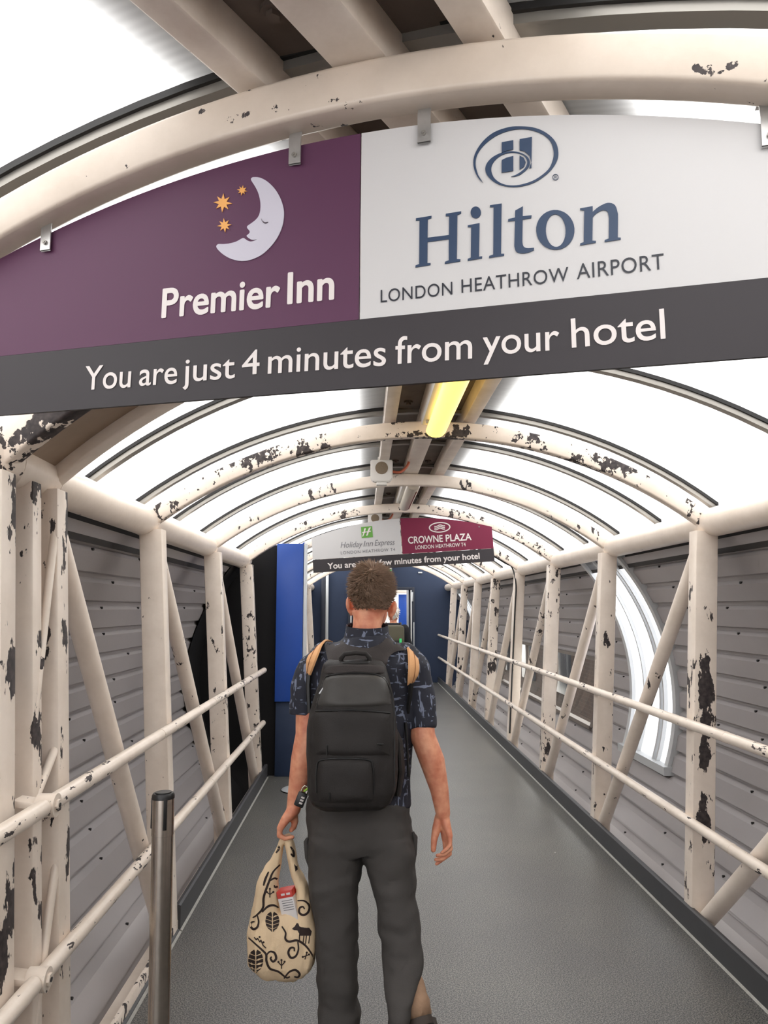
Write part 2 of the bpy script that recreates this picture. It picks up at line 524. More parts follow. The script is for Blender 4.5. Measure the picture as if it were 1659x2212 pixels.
m_aA = paint('cream_paint_peeling_arch', .597, (1, 1, 4), scale=24, stretch=(1, 1, .8), dirt=.4, blobs=(
    (arch_center(far_st(BAYS[0]), .02, .015), (.28, .3, .03), .2), (arch_center(far_st(BAYS[0]), -.75, .03), (.4, .3, .06), .08),
    (arch_center(far_st(BAYS[0]), .85, .03), (.45, .3, .055), .1)))
m_aC = paint('cream_paint_speckled_arch', .62, (9, 1, 4), scale=26, stretch=(1, 1, .8), dirt=.4)
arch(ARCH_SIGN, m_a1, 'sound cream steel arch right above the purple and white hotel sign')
arch(near_st(0), m_a2, 'cream arch with big bare patches at the bend, below the sign corner', h=.118)
arch(far_st(2.26, TAN), m_a3, 'fairly clean slanted cream arch just past the bend, second from the near sign')
arch(far_st(BAYS[0]), m_aA, 'heavily peeling cream arch crossing the end of the lit yellow lamp')
ARCH_L = ['clean cream arch behind the first white loudspeaker', 'speckled cream arch between the unlit lamp and the second loudspeaker',
          'cream arch right behind the maroon and white hanging sign', 'cream arch first behind the small hanging sign, black cable at its right foot',
          'cream arch second behind the small hanging sign', 'cream arch third behind the small hanging sign', 'last cream arch in front of the dark navy end wall']
for y, l, m in zip(BAYS[1:], ARCH_L, (M['p_light'], m_aC, M['p_light'], M['p_mid'], M['p_mid'], m_aC, M['p_light'])):
    arch(far_st(y), m, l)
# plate closing the gap between the two arches at the bend
bm = bmesh.new(); r0 = []; r1 = []
for k in range(41):
    o = -1.45 + 2.9 * k / 40
    r0.append(at(near_st(0.03), o, arc(ARC_R + .05, o))); r1.append(at(far_st(2.235, TAN), o, arc(ARC_R + .05, o)))
add_grid(bm, [r0, r1])
tag(done('trim_1', bm, mat('brownish_flashing', (150, 130, 112), .5, 0, .4, .2, 10)), kind='structure')

# ---- ridge beams (run over the arches)
BZ = 2.598
def ridge_beam(o, w, label):
    bm = bmesh.new()
    pts = [near_st(-4.8), near_st(-.35), near_st(0.17)]
    A = [at(s, o, BZ + .045) for s in pts]
    add_bar(bm, A[0], at(near_st(-.02), o, BZ + .045), w, .09, NDIR.cross(Vector((0, 0, 1))))
    add_bar(bm, at(near_st(-.02), o, BZ + .0455), at(far_st(2.26, TAN), o, BZ + .0455), w, .09)
    add_bar(bm, at(far_st(2.24, TAN), o, BZ + .045), at(far_st(WALL_Y - .02), o, BZ + .045), w, .09)
    return tag(done('ridge_beam', bm, M['p_beam']), label, 'beam', 'three beams along the ridge')
ridge_beam(-.215, .066, 'left of the three cream beams along the ridge, carrying the white loudspeakers')
ridge_beam(0, .104, 'wide middle beam of the three along the ridge, carrying the lamps')
ridge_beam(.215, .072, 'right of the three cream beams along the ridge')
bm = bmesh.new()
add_grid(bm, [[at(st, o, BZ + .088) for o in (-.215, -.1, 0, .1, .215)] for st in stations])
for st in ARCHES_ALL:
    for o in (-.12, .12):
        c = at(st, o, BZ + .08) + (NDIR if st[3] < 0 else Vector((0, 1, 0))) * -.09
        add_cyl(bm, c + Vector((0, 0, .01)), c - Vector((0, 0, .012)), .014, 6)
        add_cyl(bm, c + Vector((0, 0, .01)), c - Vector((0, 0, .002)), .024, 12)
tag(done('trim_2', bm, M['soffit']), kind='structure')

# ---- floor
def floor_edge(st, o, z=0): return at(st, o, z)
FO = 1.265
bm = bmesh.new()
add_grid(bm, [[at(st, o, 0) for o in (-FO, -.6, 0, .6, FO)] for st in stations])
ret = bmesh.ops.extrude_face_region(bm, geom=list(bm.faces))
bmesh.ops.translate(bm, verts=[g for g in ret['geom'] if isinstance(g, bmesh.types.BMVert)], vec=(0, 0, -.06))
tag(done('floor', bm, M['floor'], smooth=False), kind='structure')
def kerb(name, sgn, sts, z=.12):
    bm = bmesh.new()
    prof = [(FO, 0.0), (FO, z), (FO + .012, z + .004), (FO + .03, z), (FO + .03, -.05), (FO, -.05)]
    V = add_grid(bm, [[at(st, sgn * o, zz) for o, zz in prof] for st in sts], close=True)
    bm.faces.new(V[0]); bm.faces.new(V[-1][::-1])
    k = tag(done(name, bm, M['kerb'], angle=25), kind='structure')
    bm = bmesh.new()
    V = add_grid(bm, [[at(st, sgn * o, zz) for o, zz in ((FO + .001, .001), (FO + .001, .008), (FO - .009, .003), (FO - .011, .001))] for st in sts], close=True)
    bm.faces.new(V[0]); bm.faces.new(V[-1][::-1])
    done('sealant_line', bm, M['sealant'], k)
    return k
far_only = [s for s in stations if s[0] == CX and s[1] > 2.0]
kerb('baseboard_right', 1, stations)
kerb('baseboard_left', -1, [far_st(4.1), far_st(5.6), far_st(7.62)])
kerb('baseboard_far_left', -1, [far_st(8.1), far_st(12), far_st(WALL_Y)])
kerb('baseboard_near_left', -1, [near_st(-5), near_st(0), far_st(2.6, TAN * .7), far_st(4.09)], .012)
# cream flange edge of the lower chord by the near left floor
bm = bmesh.new()
add_grid(bm, [[at(st, -FO - .012, -.02), at(st, -FO - .012, .05), at(st, -FO - .016, .056), at(st, -FO - .034, .054), at(st, -FO - .036, -.02)] for st in (near_st(-2), near_st(0), far_st(2.26, TAN), far_st(4.1))])
tag(done('trim_3', bm, M['p_heavy']), kind='structure')

# ---- side cladding with horizontal ribs
def clad_profile(z0, z1):
    """points (inset, z) from z1 (top) to z0 with trapezoid ribs"""
    pts = []
    pitch, z = .152, 1.90
    zs = []
    while z > -.6:
        zs.append(z); z -= pitch * (1.0 if abs(z - EZ) < .7 else .92)
    for r in zs:
        for dz, ins in ((.022, 0), (.017, -.03), (-.002, -.03), (-.028, 0)):
            pts.append((r + dz, ins))
    pts = [(1.985, 0)] + [p for p in pts] + [(-.6, 0)]
    pts.sort(key=lambda p: -p[0])
    sel = [p for p in pts if z0 < p[0] < z1]
    def ins_at(z):
        for (za, ia), (zb, ib) in zip(pts, pts[1:]):
            if za >= z >= zb: return ia + (ib - ia) * (za - z) / max(1e-6, za - zb)
        return 0
    return [(z1, ins_at(z1))] + sel + [(z0, ins_at(z0))], zs
def clad_pt(st, sgn, z, ins): return at(st, sgn * (side_o(z) - ins), z)
def cladding(bm, sgn, sts, z0=-.55, z1=1.975, screws=True):
    prof, zs = clad_profile(z0, z1)
    add_grid(bm, [[clad_pt(st, sgn, z, i) for z, i in prof] for st in sts])
    if screws:
        for a, b in zip(sts, sts[1:]):
            ln = (at(b, 0, 0) - at(a, 0, 0)).length
            for z in zs:
                if not (z0 + .03 < z < z1 - .03): continue
                k = max(1, int(ln / .8))
                for q in range(k):
                    t = (q + random.uniform(.2, .8)) / k
                    st = tuple(a[i] + (b[i] - a[i]) * t for i in range(4))
                    p = clad_pt(st, sgn, z - .018, -.014)
                    nrm = (clad_pt(st, sgn, z, 0.1) - clad_pt(st, sgn, z, 0)).normalized()
                    add_cyl(bm, p, p + nrm * .014, .0075, 6, mi=1)
bm = bmesh.new()
cladding(bm, -1, [near_st(-5), near_st(-3), near_st(0), far_st(2.26, TAN), far_st(4.05), far_st(5.7), far_st(7.74)])
cladding(bm, -1, [far_st(8.2), far_st(10), far_st(12.2)])
cladding(bm, -1, [far_st(12.2), far_st(13.4)], z0=-.55, z1=.4)
cladding(bm, -1, [far_st(13.4), far_st(15.2), far_st(WALL_Y + .1)])
tag(done('wall_left', bm, [M['clad'], M['clad_dark']], angle=20), kind='structure')
bm = bmesh.new()
S1 = (5.74, 6.66); S2 = (15.2, 16.1); WN = (7.65, 12.6)
cladding(bm, 1, [near_st(-5), near_st(-3), near_st(0), far_st(2.26, TAN), far_st(4.05), far_st(S1[0])])
cladding(bm, 1, [far_st(S1[0]), far_st(S1[1])], z1=.43)
cladding(bm, 1, [far_st(S1[1]), far_st(WN[0])])
cladding(bm, 1, [far_st(WN[0]), far_st(9.2), far_st(10.8), far_st(WN[1])], z0=1.105)
cladding(bm, 1, [far_st(WN[0]), far_st(9.2), far_st(10.8), far_st(WN[1])], z1=.445)
cladding(bm, 1, [far_st(WN[1]), far_st(S2[0])])
cladding(bm, 1, [far_st(S2[0]), far_st(S2[1])], z1=.43)
cladding(bm, 1, [far_st(S2[1]), far_st(WALL_Y + .1)])
tag(done('wall_right', bm, [M['clad'], M['clad_dark']], angle=20), kind='structure')

for nm, sgn in (('trim_4', -1), ('trim_5', 1)):
    bm = bmesh.new()
    add_grid(bm, [[at(st, sgn * 1.598, arc(ROOF_R, 1.598, st) + .01), at(st, sgn * 1.612, 2.07), at(st, sgn * 1.60, 1.96), at(st, sgn * 1.63, 1.90)] for st in stations])
    tag(done(nm, bm, M['clad_dark'], angle=20), kind='structure')
def strip_window(name, sgn, y0, y1, z0=.43, z1=2.02):
    zs = [z0 + (z1 - z0) * k / 24 for k in range(25)]
    bm = bmesh.new()
    add_grid(bm, [[at(far_st(y), sgn * side_o(z), z) for z in zs] for y in (y0, (y0 + y1) / 2, y1)], uv=lambda i, j: (j * .07, i * .3))
    w = tag(done(name, bm, M['poly_side']), kind='structure')
    bm = bmesh.new()
    for y, wd in ((y0, .03), (y1, .03), (y0 + .2, .012), (y0 + .27, .012), ((y0 + y1) / 2 + .15, .01)):
        rows = []
        for z in zs:
            o = side_o(z)
            rows.append([at(far_st(y + a), sgn * (o - b), z) for a, b in ((-wd, -.05), (wd, -.05), (wd, .03), (-wd, .03))])
        add_grid(bm, rows, close=True)
    o = side_o(z0)
    add_box(bm, at(far_st((y0 + y1) / 2), sgn * (o - .01), z0), (.09, y1 - y0 + .1, .06))
    done('window_frame', bm, M['alu_light'], w)
    return w
strip_window('window_1', 1, *S1)
strip_window('window_2', 1, *S2)
strip_window('window_3', -1, 12.2, 13.4, .4)
# long clear side window
bm = bmesh.new()
zs = [.445 + .66 * k / 5 for k in range(6)]
add_grid(bm, [[at(far_st(y), side_o(z) + .015, z) for z in zs] for y in WN])
w = tag(done('window_4', bm, M['glass']), kind='structure')
bm = bmesh.new()
for y in (WN[0], 9.3, 10.95, WN[1]):
    add_tube(bm, [at(far_st(y), side_o(z) - .005, z) for z in zs], .022, 4)
for z in (.445, 1.105):
    add_box(bm, at(far_st(sum(WN) / 2), side_o(z) + .008, z), (.075, WN[1] - WN[0], .035))
done('window_frame', bm, mat('brown_grey_frame', (112, 104, 98), .5), w)

# brick building outside the right-hand window
br = empty('brick_building', (3.3, 14, -4), 'dark brown brick building outside the long low window on the right', 'building')
bm = bmesh.new(); add_box(bm, (5.1, 20.6, -1.2), (3.5, 24, 5.6)); done('brick_wall', bm, M['brick'], br, smooth=False)
for k in range(5):
    bm = bmesh.new(); add_box(bm, (3.33, 10.4 + 2.6 * k, .75), (.12, .95, 1.1), bevel=.01); done('window_unit', bm, mat('dark_window', (58, 60, 66), .25), br)
bm = bmesh.new(); add_box(bm, (3.32, 20.6, 1.5), (.16, 24, .12)); done('stone_band', bm, mat('stone', (150, 142, 130), .8), br)
bm = bmesh.new(); add_box(bm, (0, 10, -4.1), (120, 120, .1)); tag(done('ground', bm, M['ground'], smooth=False), kind='structure')

# ---- end wall with door opening, and corridor behind
def prism_y(bm, poly, y0, y1, mi=0):
    A = [bm.verts.new((x, y0, z)) for x, z in poly]; B = [bm.verts.new((x, y1, z)) for x, z in poly]
    n = len(poly)
    bm.faces.new(A).material_index = mi; bm.faces.new(B[::-1]).material_index = mi
    for k in range(n): bm.faces.new((A[k], B[k], B[(k + 1) % n], A[(k + 1) % n])).material_index = mi
DX0, DX1, DZ = -.34, 1.12, 2.06
bm = bmesh.new()
def topz(x): return arc(ROOF_R, max(-1.6, min(1.6, x - CX)))
def wall_piece(x0, x1, z0):
    n = 14
    poly = [(x0, z0)] + [(x1, z0)] + [(x1 - (x1 - x0) * k / n, topz(x1 - (x1 - x0) * k / n)) for k in range(n + 1)]
    prism_y(bm, poly, WALL_Y, WALL_Y + .1)
wall_piece(CX - 1.9, DX0, -.5); wall_piece(DX1, CX + 1.95, -.5); wall_piece(DX0, DX1, DZ)
tag(done('wall_end', bm, M['navy'], angle=20), kind='structure')
d = tag(empty('door_1', (.39, WALL_Y, 0)), kind='structure')
bm = bmesh.new()
for x in (DX0 + .03, DX1 - .03): add_box(bm, (x, WALL_Y - .01, DZ / 2), (.06, .16, DZ), bevel=.005)
add_box(bm, (.39, WALL_Y - .008, DZ - .03), (DX1 - DX0 - .115, .15, .06), bevel=.005)
done('door_frame', bm, M['navy_dark'], d)
for x, a in ((DX0 + .08, 1), (DX1 - .08, -1)):
    bm = bmesh.new(); add_box(bm, (x + a * .02, WALL_Y + .5, DZ / 2), (.045, .85, DZ - .08), bevel=.004)
    done('door_leaf', bm, M['navy_dark'], d)
bm = bmesh.new(); add_box(bm, (DX1 - .05, WALL_Y - .11, 1.85), (.03, .05, .2), bevel=.004); add_box(bm, (DX1 - .02, WALL_Y - .1, .8), (.02, .03, 1.0), bevel=.004); done('door_closer', bm, M['alu_light'], d)
# dark post and aluminium edge at the left of the end wall
bm = bmesh.new(); add_box(bm, (-.87, WALL_Y - .1, 1.2), (.09, .12, 2.4), bevel=.004)
pst = tag(done('door_post', bm, M['navy_dark']), 'dark navy upright with a pale metal edge left of the end wall', 'post')
bm = bmesh.new(); add_box(bm, (-.79, WALL_Y - .12, 1.2), (.06, .1, 2.4), bevel=.004); done('metal_edge', bm, M['alu_light'], pst)
# corridor beyond the door
wc = mat('pale_wall', (214, 212, 208), .6)
bm = bmesh.new(); add_box(bm, (.39, 21.05, -.03), (2.6, 7.9, .06)); tag(done('floor_beyond', bm, M['floor']), kind='structure')
bm = bmesh.new()
for x in (-.9, 1.7): add_box(bm, (x, 21.1, .6), (.06, 7.8, 1.3))
tag(done('wall_beyond', bm, wc), kind='structure')
bm = bmesh.new(); add_grid(bm, [[at(far_st(y), o, arc(ROOF_R, o)) for o in [-1.6 + .2 * k for k in range(17)]] for y in (WALL_Y + .1, 25)], uv=lambda i, j: (j * .2, i * 8)); tag(done('ceiling_beyond', bm, M['poly']), kind='structure')
bm = bmesh.new()
for k, x in enumerate((-1.1, 1.85)): add_grid(bm, [[(x, y, z) for z in (1.2, 2.1)] for y in (WALL_Y + .1, 25)], uv=lambda i, j: (j, i * 8))
tag(done('window_5', bm, M['poly_side']), kind='structure')
bm = bmesh.new(); add_box(bm, (.4, 25, 1.2), (3, .1, 2.9)); tag(done('wall_far_end', bm, wc), kind='structure')
bm = bmesh.new(); add_box(bm, (.92, 19.0, 2.02), (.42, .12, .1), bevel=.006)
tag(done('lintel_box', bm, M['p_clean']), 'small cream beam seen through the end doorway above the blue panel', 'beam')
bm = bmesh.new(); add_box(bm, (.98, 19.2, 1.38), (.22, .16, 1.12), bevel=.006)
pn = tag(done('door_panel', bm, M['blue']), 'bright blue panel seen through the end doorway right of the man', 'panel')
bm = bmesh.new(); add_box(bm, (.98, 19.2, .41), (.21, .14, .81), bevel=.006); done('kick_panel', bm, M['navy'], pn, label='navy kick panel')
# end wall details
bm = bmesh.new(); add_box(bm, (1.25, WALL_Y - .02, 2.38), (.09, .03, .03), bevel=.004)
tag(done('wall_label', bm, M['alu_light']), 'tiny pale plate high on the navy end wall', 'plate')
ex = empty('exit_sign', (.52, WALL_Y - .6, 2.35), 'green and white sign box hanging above the end doorway behind the head', 'sign')
bm = bmesh.new(); add_box(bm, (.52, WALL_Y - .6, 2.33), (.16, .05, .24), bevel=.006); done('housing', bm, M['white_plastic'], ex)
bm = bmesh.new(); add_box(bm, (.56, WALL_Y - .628, 2.33), (.07, .01, .2)); done('green_face', bm, M['exit_green'], ex)
bm = bmesh.new(); add_cyl(bm, (.52, WALL_Y - .6, 2.45), (.52, WALL_Y - .6, 2.62), .008, 8); done('hanger', bm, M['alu'], ex)
# unseen glazing added behind the viewer to give frontal fill light
bm = bmesh.new()
s = near_st(-4.9); add_grid(bm, [[at(s, o, z) for o in (-2.0, 0, 2.0)] for z in (-.1, 1, 2.72)], uv=lambda i, j: (j * 2, i * 1.4))
wb = tag(done('added_fill_window', bm, M['poly_side']), kind='structure')
for o in (-1.0, 0, 1.0):
    bm = bmesh.new(); add_bar(bm, at(s, o, -.1), at(s, o, 2.6), .07, .07); done('mullion', bm, M['p_clean'], wb)
# ------------------------------------------------------------------ trusses
TUBE_O, TUBE_Z, TUBE_R = 1.505, 2.055, .077
PT, PB = 1.462, 1.333                     # post centre offsets, top and bottom
def tr_pt(st, sgn, t, extra=0):           # extra: further out
    if len(st) > 5: extra += st[5]
    return at(st, sgn * (PB + (PT - PB) * t + extra), .0 + (TUBE_Z - .05) * t)
def tr_old(st, sgn, t, extra=0):           # t=0 bottom .. 1 top of post
    return at(st, sgn * (PB + (PT - PB) * t + extra), .0 + (TUBE_Z - .05) * t)
def truss(sgn, sts, name, label, mats, chord_sts, diag='down', braces=True, chord_m=None):
    root = empty(name, at(sts[0], sgn * PB, 0), label, 'truss')
    bm = bmesh.new()
    add_tube(bm, [at(s, sgn * TUBE_O, TUBE_Z) for s in chord_sts], TUBE_R, 24)
    for s in sts:      # weld collars where the arches land
        ax = Vector((-s[3], s[2], 0)).normalized()
        c = at(s, sgn * TUBE_O, TUBE_Z)
        add_tube(bm, [c - ax * .018, c - ax * .012, c + ax * .012, c + ax * .018], [TUBE_R, TUBE_R + .003, TUBE_R + .003, TUBE_R], 24)
    done('top_chord', bm, chord_m or M['p_clean'], root)
    bm = bmesh.new()
    A = [at(s, sgn * (PB + .0), -.06) for s in chord_sts]
    for a, b in zip(A, A[1:]): add_bar(bm, a, b, .1, .1)
    done('bottom_chord', bm, M['p_light'], root)
    for i, s in enumerate(sts):
        bm = bmesh.new()
        add_bar(bm, tr_pt(s, sgn, -.03), tr_pt(s, sgn, 1), .118, .098, Vector((1, 0, 0)), .008)
        done('post', bm, mats[i % len(mats)], root)
        if braces and i + 1 < len(sts):
            bm = bmesh.new()
            n = sts[i + 1]
            p0 = tr_pt(s, sgn, .985); p1 = tr_pt(n, sgn, .0)
            dv = (p1 - p0).normalized()
            add_tube(bm, [p0, p1 - dv * .04], .041, 18)
            done('diagonal_brace', bm, M['p_clean'] if i % 2 == 0 else M['p_light'], root)
    return root
def bl(st, sgn, t, r, amt):
    p = tr_pt(st, sgn, t); return ((p.x, p.y, p.z), r, amt)
fsts = [far_st(2.26, TAN)] + [far_st(y) for y in BAYS]
A0 = far_st(BAYS[0])
m_RA = paint('cream_paint_post_peeling', .64, (3, 3, 3), scale=20, stretch=(1, 1, .4), blobs=(
    bl(A0, 1, .56, (.075, .3, .36), .34), bl(A0, 1, .82, (.1, .3, .3), .13), bl(A0, 1, .27, (.045, .3, .15), .3), bl(A0, 1, .42, (.06, .3, .1), .2)))
m_RB = paint('cream_paint_post_edge_chips', .665, (6, 1, 5), scale=24, blobs=(bl(far_st(BAYS[1]), 1, .68, (.05, .2, .08), .2),))
m_RC = paint('cream_paint_post_c', .635, (0, 4, 5), scale=24)
truss(1, fsts, 'steel_truss', 'right-hand cream truss of posts and diagonals beside the walkway',
      [M['p_mid'], m_RA, m_RB, m_RC, M['p_light'], M['p_heavy'], M['p_light'], M['p_mid'], M['p_light']],
      [far_st(2.26, TAN), far_st(4.05), far_st(WALL_Y - .02)])
m_LA = paint('cream_paint_post_left', .675, (2, 8, 5), scale=22)
m_L0 = paint('cream_paint_post_left_bend', .61, (5, 8, 2), scale=14, stretch=(1, 1, .4), blobs=(
    bl(far_st(2.26, TAN), -1, .74, (.09, .12, .12), .2), bl(far_st(2.26, TAN), -1, .6, (.03, .12, .06), .2)))
m_LC = paint('cream_paint_post_left_c', .60, (2, 3, 8), scale=22, stretch=(1, 1, .55))
truss(-1, [far_st(2.22, TAN) + (0, .005)] + [far_st(y) for y in BAYS[:3]], 'steel_truss', 'left-hand cream truss between the bend and the black panel',
      [m_L0, m_LA, M['p_light'], m_LC], [far_st(2.26, TAN), far_st(4.05), far_st(BAYS[2] + .12)])
truss(-1, [far_st(y) for y in BAYS[3:]], 'steel_truss', 'far left cream truss seen past the blue pillar',
      [M['p_light'], M['p_light'], M['p_mid'], M['p_light']], [far_st(BAYS[3] - .3), far_st(WALL_Y - .02)])
m_N0 = paint('cream_paint_post_near', .555, (1, 8, 6), scale=9, stretch=(1, 1, .5))
m_N1 = paint('cream_paint_post_near_b', .56, (7, 5, 6), scale=10, stretch=(1, 1, .4))
nsts = [near_st(-.05) + (0, -.005), near_st(-1.5), near_st(-3.1)]
truss(-1, nsts, 'steel_truss', 'nearest left cream truss with big bare patches, ending at the bend', [m_N0, M['p_mid']],
      [near_st(-4.8), near_st(.06)], chord_m=m_a2)
truss(1, [near_st(0), near_st(-1.5), near_st(-3.1)], 'steel_truss', 'right-hand cream truss of the near run, beyond the right edge of view', [M['p_mid']], [near_st(-4.8), near_st(0)])
# extra post and thin braces in the joint at the bend (left)
jt = empty('joint_frame', at(near_st(.2), -PB, 0), 'narrow cream post with thin braces filling the gap at the left bend', 'frame')
ms = (CX, 2.045, 1, -TAN, 0, .012)
bm = bmesh.new(); add_bar(bm, tr_pt(ms, -1, -.03), tr_pt(ms, -1, 1), .1, .07, Vector((1, 0, 0)), .007); done('post', bm, m_N1, jt)
bm = bmesh.new(); add_tube(bm, [at(near_st(.03), -TUBE_O, TUBE_Z), at(far_st(2.26, TAN), -TUBE_O, TUBE_Z)], TUBE_R * .98, 20); done('top_chord', bm, M['p_clean'], jt)
for a, b in ((.97, .62), (.58, .5), (.42, .18)):
    bm = bmesh.new(); add_tube(bm, [tr_pt(far_st(2.22, TAN), -1, a, -.04), tr_pt(ms, -1, b, -.04)], .014, 10); done('thin_brace', bm, M['p_light'], jt)

# ------------------------------------------------------------------ handrails
RO = 1.29
def rail(sgn, z, pts_st, y_brackets, label, ends=True):
    root = empty('handrail', at(pts_st[0], sgn * RO, z), label, 'handrail', 'tubular handrails')
    bm = bmesh.new()
    P = [at(s, sgn * RO, z) for s in pts_st]
    add_tube(bm, P, .025, 18)
    for p, q in ((P[0], P[1]), (P[-1], P[-2])):
        add_sphere(bm, p, .025, 16, 10)
    k = int((P[-1] - P[0]).length / 1.6)
    for i in range(1, k + 1):
        t = i / (k + 1); c = P[0].lerp(P[-1], t) if len(P) == 2 else None
        if c is not None:
            dv = (P[1] - P[0]).normalized(); add_tube(bm, [c - dv * .01, c + dv * .01], .0262, 18)
    done('rail_tube', bm, M['p_rail'], root)
    for y in y_brackets:
        s = far_st(y) if not isinstance(y, tuple) else y
        bm = bmesh.new()
        t = z / (TUBE_Z - .05)
        po = PB + (PT - PB) * t - .059
        a = at(s, sgn * po, z - .012); b = at(s, sgn * RO, z - .022)
        add_bar(bm, a, b, .05, .008, Vector((0, 1, 0)), .002)
        done('bracket', bm, M['p_light'], root)
    return root
for z, nm in ((1.02, 'upper'), (.535, 'lower')):
    rail(1, z, [far_st(2.3, TAN * .6), far_st(WALL_Y - .02)], BAYS, '%s cream tube handrail along the right side' % nm)
    rail(-1, z, [far_st(2.44), far_st(7.42)], BAYS[:3], '%s cream tube handrail along the left side, past its bolted joint' % nm)
    r = rail(-1, z, [far_st(1.98), far_st(2.36)], [], 'short near end piece of the %s left handrail, before the bolted joint' % nm)
    # bolted knuckle
    bm = bmesh.new(); c = at(far_st(2.4), -RO, z)
    add_cyl(bm, c + Vector((.028, 0, 0)), c + Vector((-.028, 0, 0)), .034, 20)
    add_bar(bm, c + Vector((-.0, 0, .0)), c + Vector((-.09, 0, .012)), .07, .02, Vector((0, 1, 0)), .004)
    done('knuckle', bm, M['p_rail'], r)
    bm = bmesh.new(); add_cyl(bm, c + Vector((.026, 0, 0)), c + Vector((.036, 0, 0)), .018, 6); add_cyl(bm, c + Vector((.03, 0, 0)), c + Vector((.038, 0, 0)), .007, 10, 1)
    done('bolt', bm, [M['p_rail'], M['black_plastic']], r)
    bm = bmesh.new(); c = at(far_st(1.97), -RO, z); add_cyl(bm, c, c + Vector((0, -.03, 0)), .029, 18); add_cyl(bm, c + Vector((0, -.025, 0)), c + Vector((0, -.034, 0)), .012, 12, 1)
    done('end_cap', bm, [M['p_heavy'], M['black_plastic']], r)

# ------------------------------------------------------------------ black and blue partition on the left
PY = 7.70
pt = empty('partition', (-.9, PY, 0), 'black and blue partition standing at the end of the left truss', 'partition')
bm = bmesh.new()
xs = [-1.95 + 1.06 * k / 10 for k in range(11)]
prism_y(bm, [(-1.95, -.6), (-.915, -.6), (-.915, .0), (-.85, .0), (-.85, 2.23), (-.9, 2.22), (-1.07, 2.14), (-1.25, 2.05), (-1.95, 1.95)], PY, PY + .05)
done('black_board', bm, M['black_board'], pt, angle=20)
bm = bmesh.new()
zz = [-.45 + 2.44 * k / 16 for k in range(17)]
add_grid(bm, [[at(far_st(y + (.06 * math.sin(5 * z) if y < 7.4 else 0)), -(side_o(z) - .012), z) for z in zz] for y in (7.1, PY + .02)])
done('side_board', bm, M['black_board'], pt)
bm = bmesh.new(); add_box(bm, (-.725, PY - .03, 1.47), (.26, .1, 1.53), bevel=.004); add_box(bm, (-.595, PY + .15, 1.15), (.02, .4, 2.2)); done('blue_panel', bm, M['blue'], pt)
bm = bmesh.new(); add_box(bm, (-.722, PY - .01, .35), (.25, .08, .70), bevel=.004); done('kick_panel', bm, M['navy'], pt, label='dull navy lower panel')
bm = bmesh.new(); add_box(bm, (-.577, PY - .02, 1.12), (.03, .09, 2.24), bevel=.004); done('edge_strip', bm, M['alu_light'], pt, label='pale grey metal edge strip')

# ------------------------------------------------------------------ hanging hotel signs
def poly_mesh(bm, contours, place, depth=.0012, mi=0):
    """fill 2-D contours (with holes) and give them a little thickness; place(u, v, w) -> world"""
    cu = bpy.data.curves.new('tmp', 'CURVE'); cu.dimensions = '2D'; cu.fill_mode = 'BOTH'
    for c in contours:
        sp = cu.splines.new('POLY'); sp.points.add(len(c) - 1); sp.use_cyclic_u = True
        for p, q in zip(sp.points, c): p.co = (q[0], q[1], 0, 1)
    cu.extrude = depth / 2
    o = bpy.data.objects.new('tmp', cu); COL.objects.link(o)
    me = evald(o)
    add_mesh(bm, me, lambda v: place(v.x, v.y, v.z), mi)
    bpy.data.objects.remove(o); bpy.data.curves.remove(cu); bpy.data.meshes.remove(me)
def add_mesh(bm, me, f, mi=0):
    vs = [bm.verts.new(f(v.co)) for v in me.vertices]
    for p in me.polygons:
        try: bm.faces.new([vs[i] for i in p.vertices]).material_index = mi
        except ValueError: pass
def smooth_loop(pts, n=6, closed=True):
    """Catmull-Rom through pts"""
    out = []; m = len(pts)
    rng = range(m) if closed else range(m - 1)
    for i in rng:
        g = lambda k: Vector(pts[k % m] if closed else pts[max(0, min(m - 1, k))])
        p0, p1, p2, p3 = g(i - 1), g(i), g(i + 1), g(i + 2)
        for k in range(n):
            t = k / n
            out.append(.5 * ((2 * p1) + (p2 - p0) * t + (2 * p0 - 5 * p1 + 4 * p2 - p3) * t * t + (3 * p1 - p0 - 3 * p2 + p3) * t ** 3))
    if not closed: out.append(Vector(pts[-1]))
    return out
_caps = {}
def text_me(body, bold=0.0, shear=0.0, spacing=1.0):
    cu = bpy.data.curves.new('tmp', 'FONT'); cu.body = body; cu.size = 1; cu.offset = bold; cu.shear = shear
    cu.space_character = spacing; cu.resolution_u = 6
    o = bpy.data.objects.new('tmp', cu); COL.objects.link(o)
    me = evald(o)
    bpy.data.objects.remove(o); bpy.data.curves.remove(cu)
    return me
def lettering(bm, body, a, b, cap, place, bold=0.0, shear=0.0, spacing=1.0, mi=0):
    """a, b: plane points under the first and last letter on the baseline; cap: capital height"""
    fat = bold; bold = 0
    me = text_me(body, bold, shear, spacing)
    H = text_me('H', bold); ch = max(v.co.y for v in H.vertices)
    x0 = min(v.co.x for v in me.vertices); x1 = max(v.co.x for v in me.vertices)
    a = Vector(a); b = Vector(b); ex = (b - a) / (x1 - x0); ey = Vector((-ex.y, ex.x)).normalized() * (cap / ch)
    if ey.y < 0: ey = -ey
    n = 9 if fat > .004 else 1
    for k in range(n):
        r_ = fat if k else 0
        dx, dy = r_ * math.cos(k * math.pi / 4), r_ * math.sin(k * math.pi / 4)
        add_mesh(bm, me, lambda v: place(*(a + ex * (v.x - x0 + dx) + ey * (v.y + dy)), -1e-5 * k), mi)
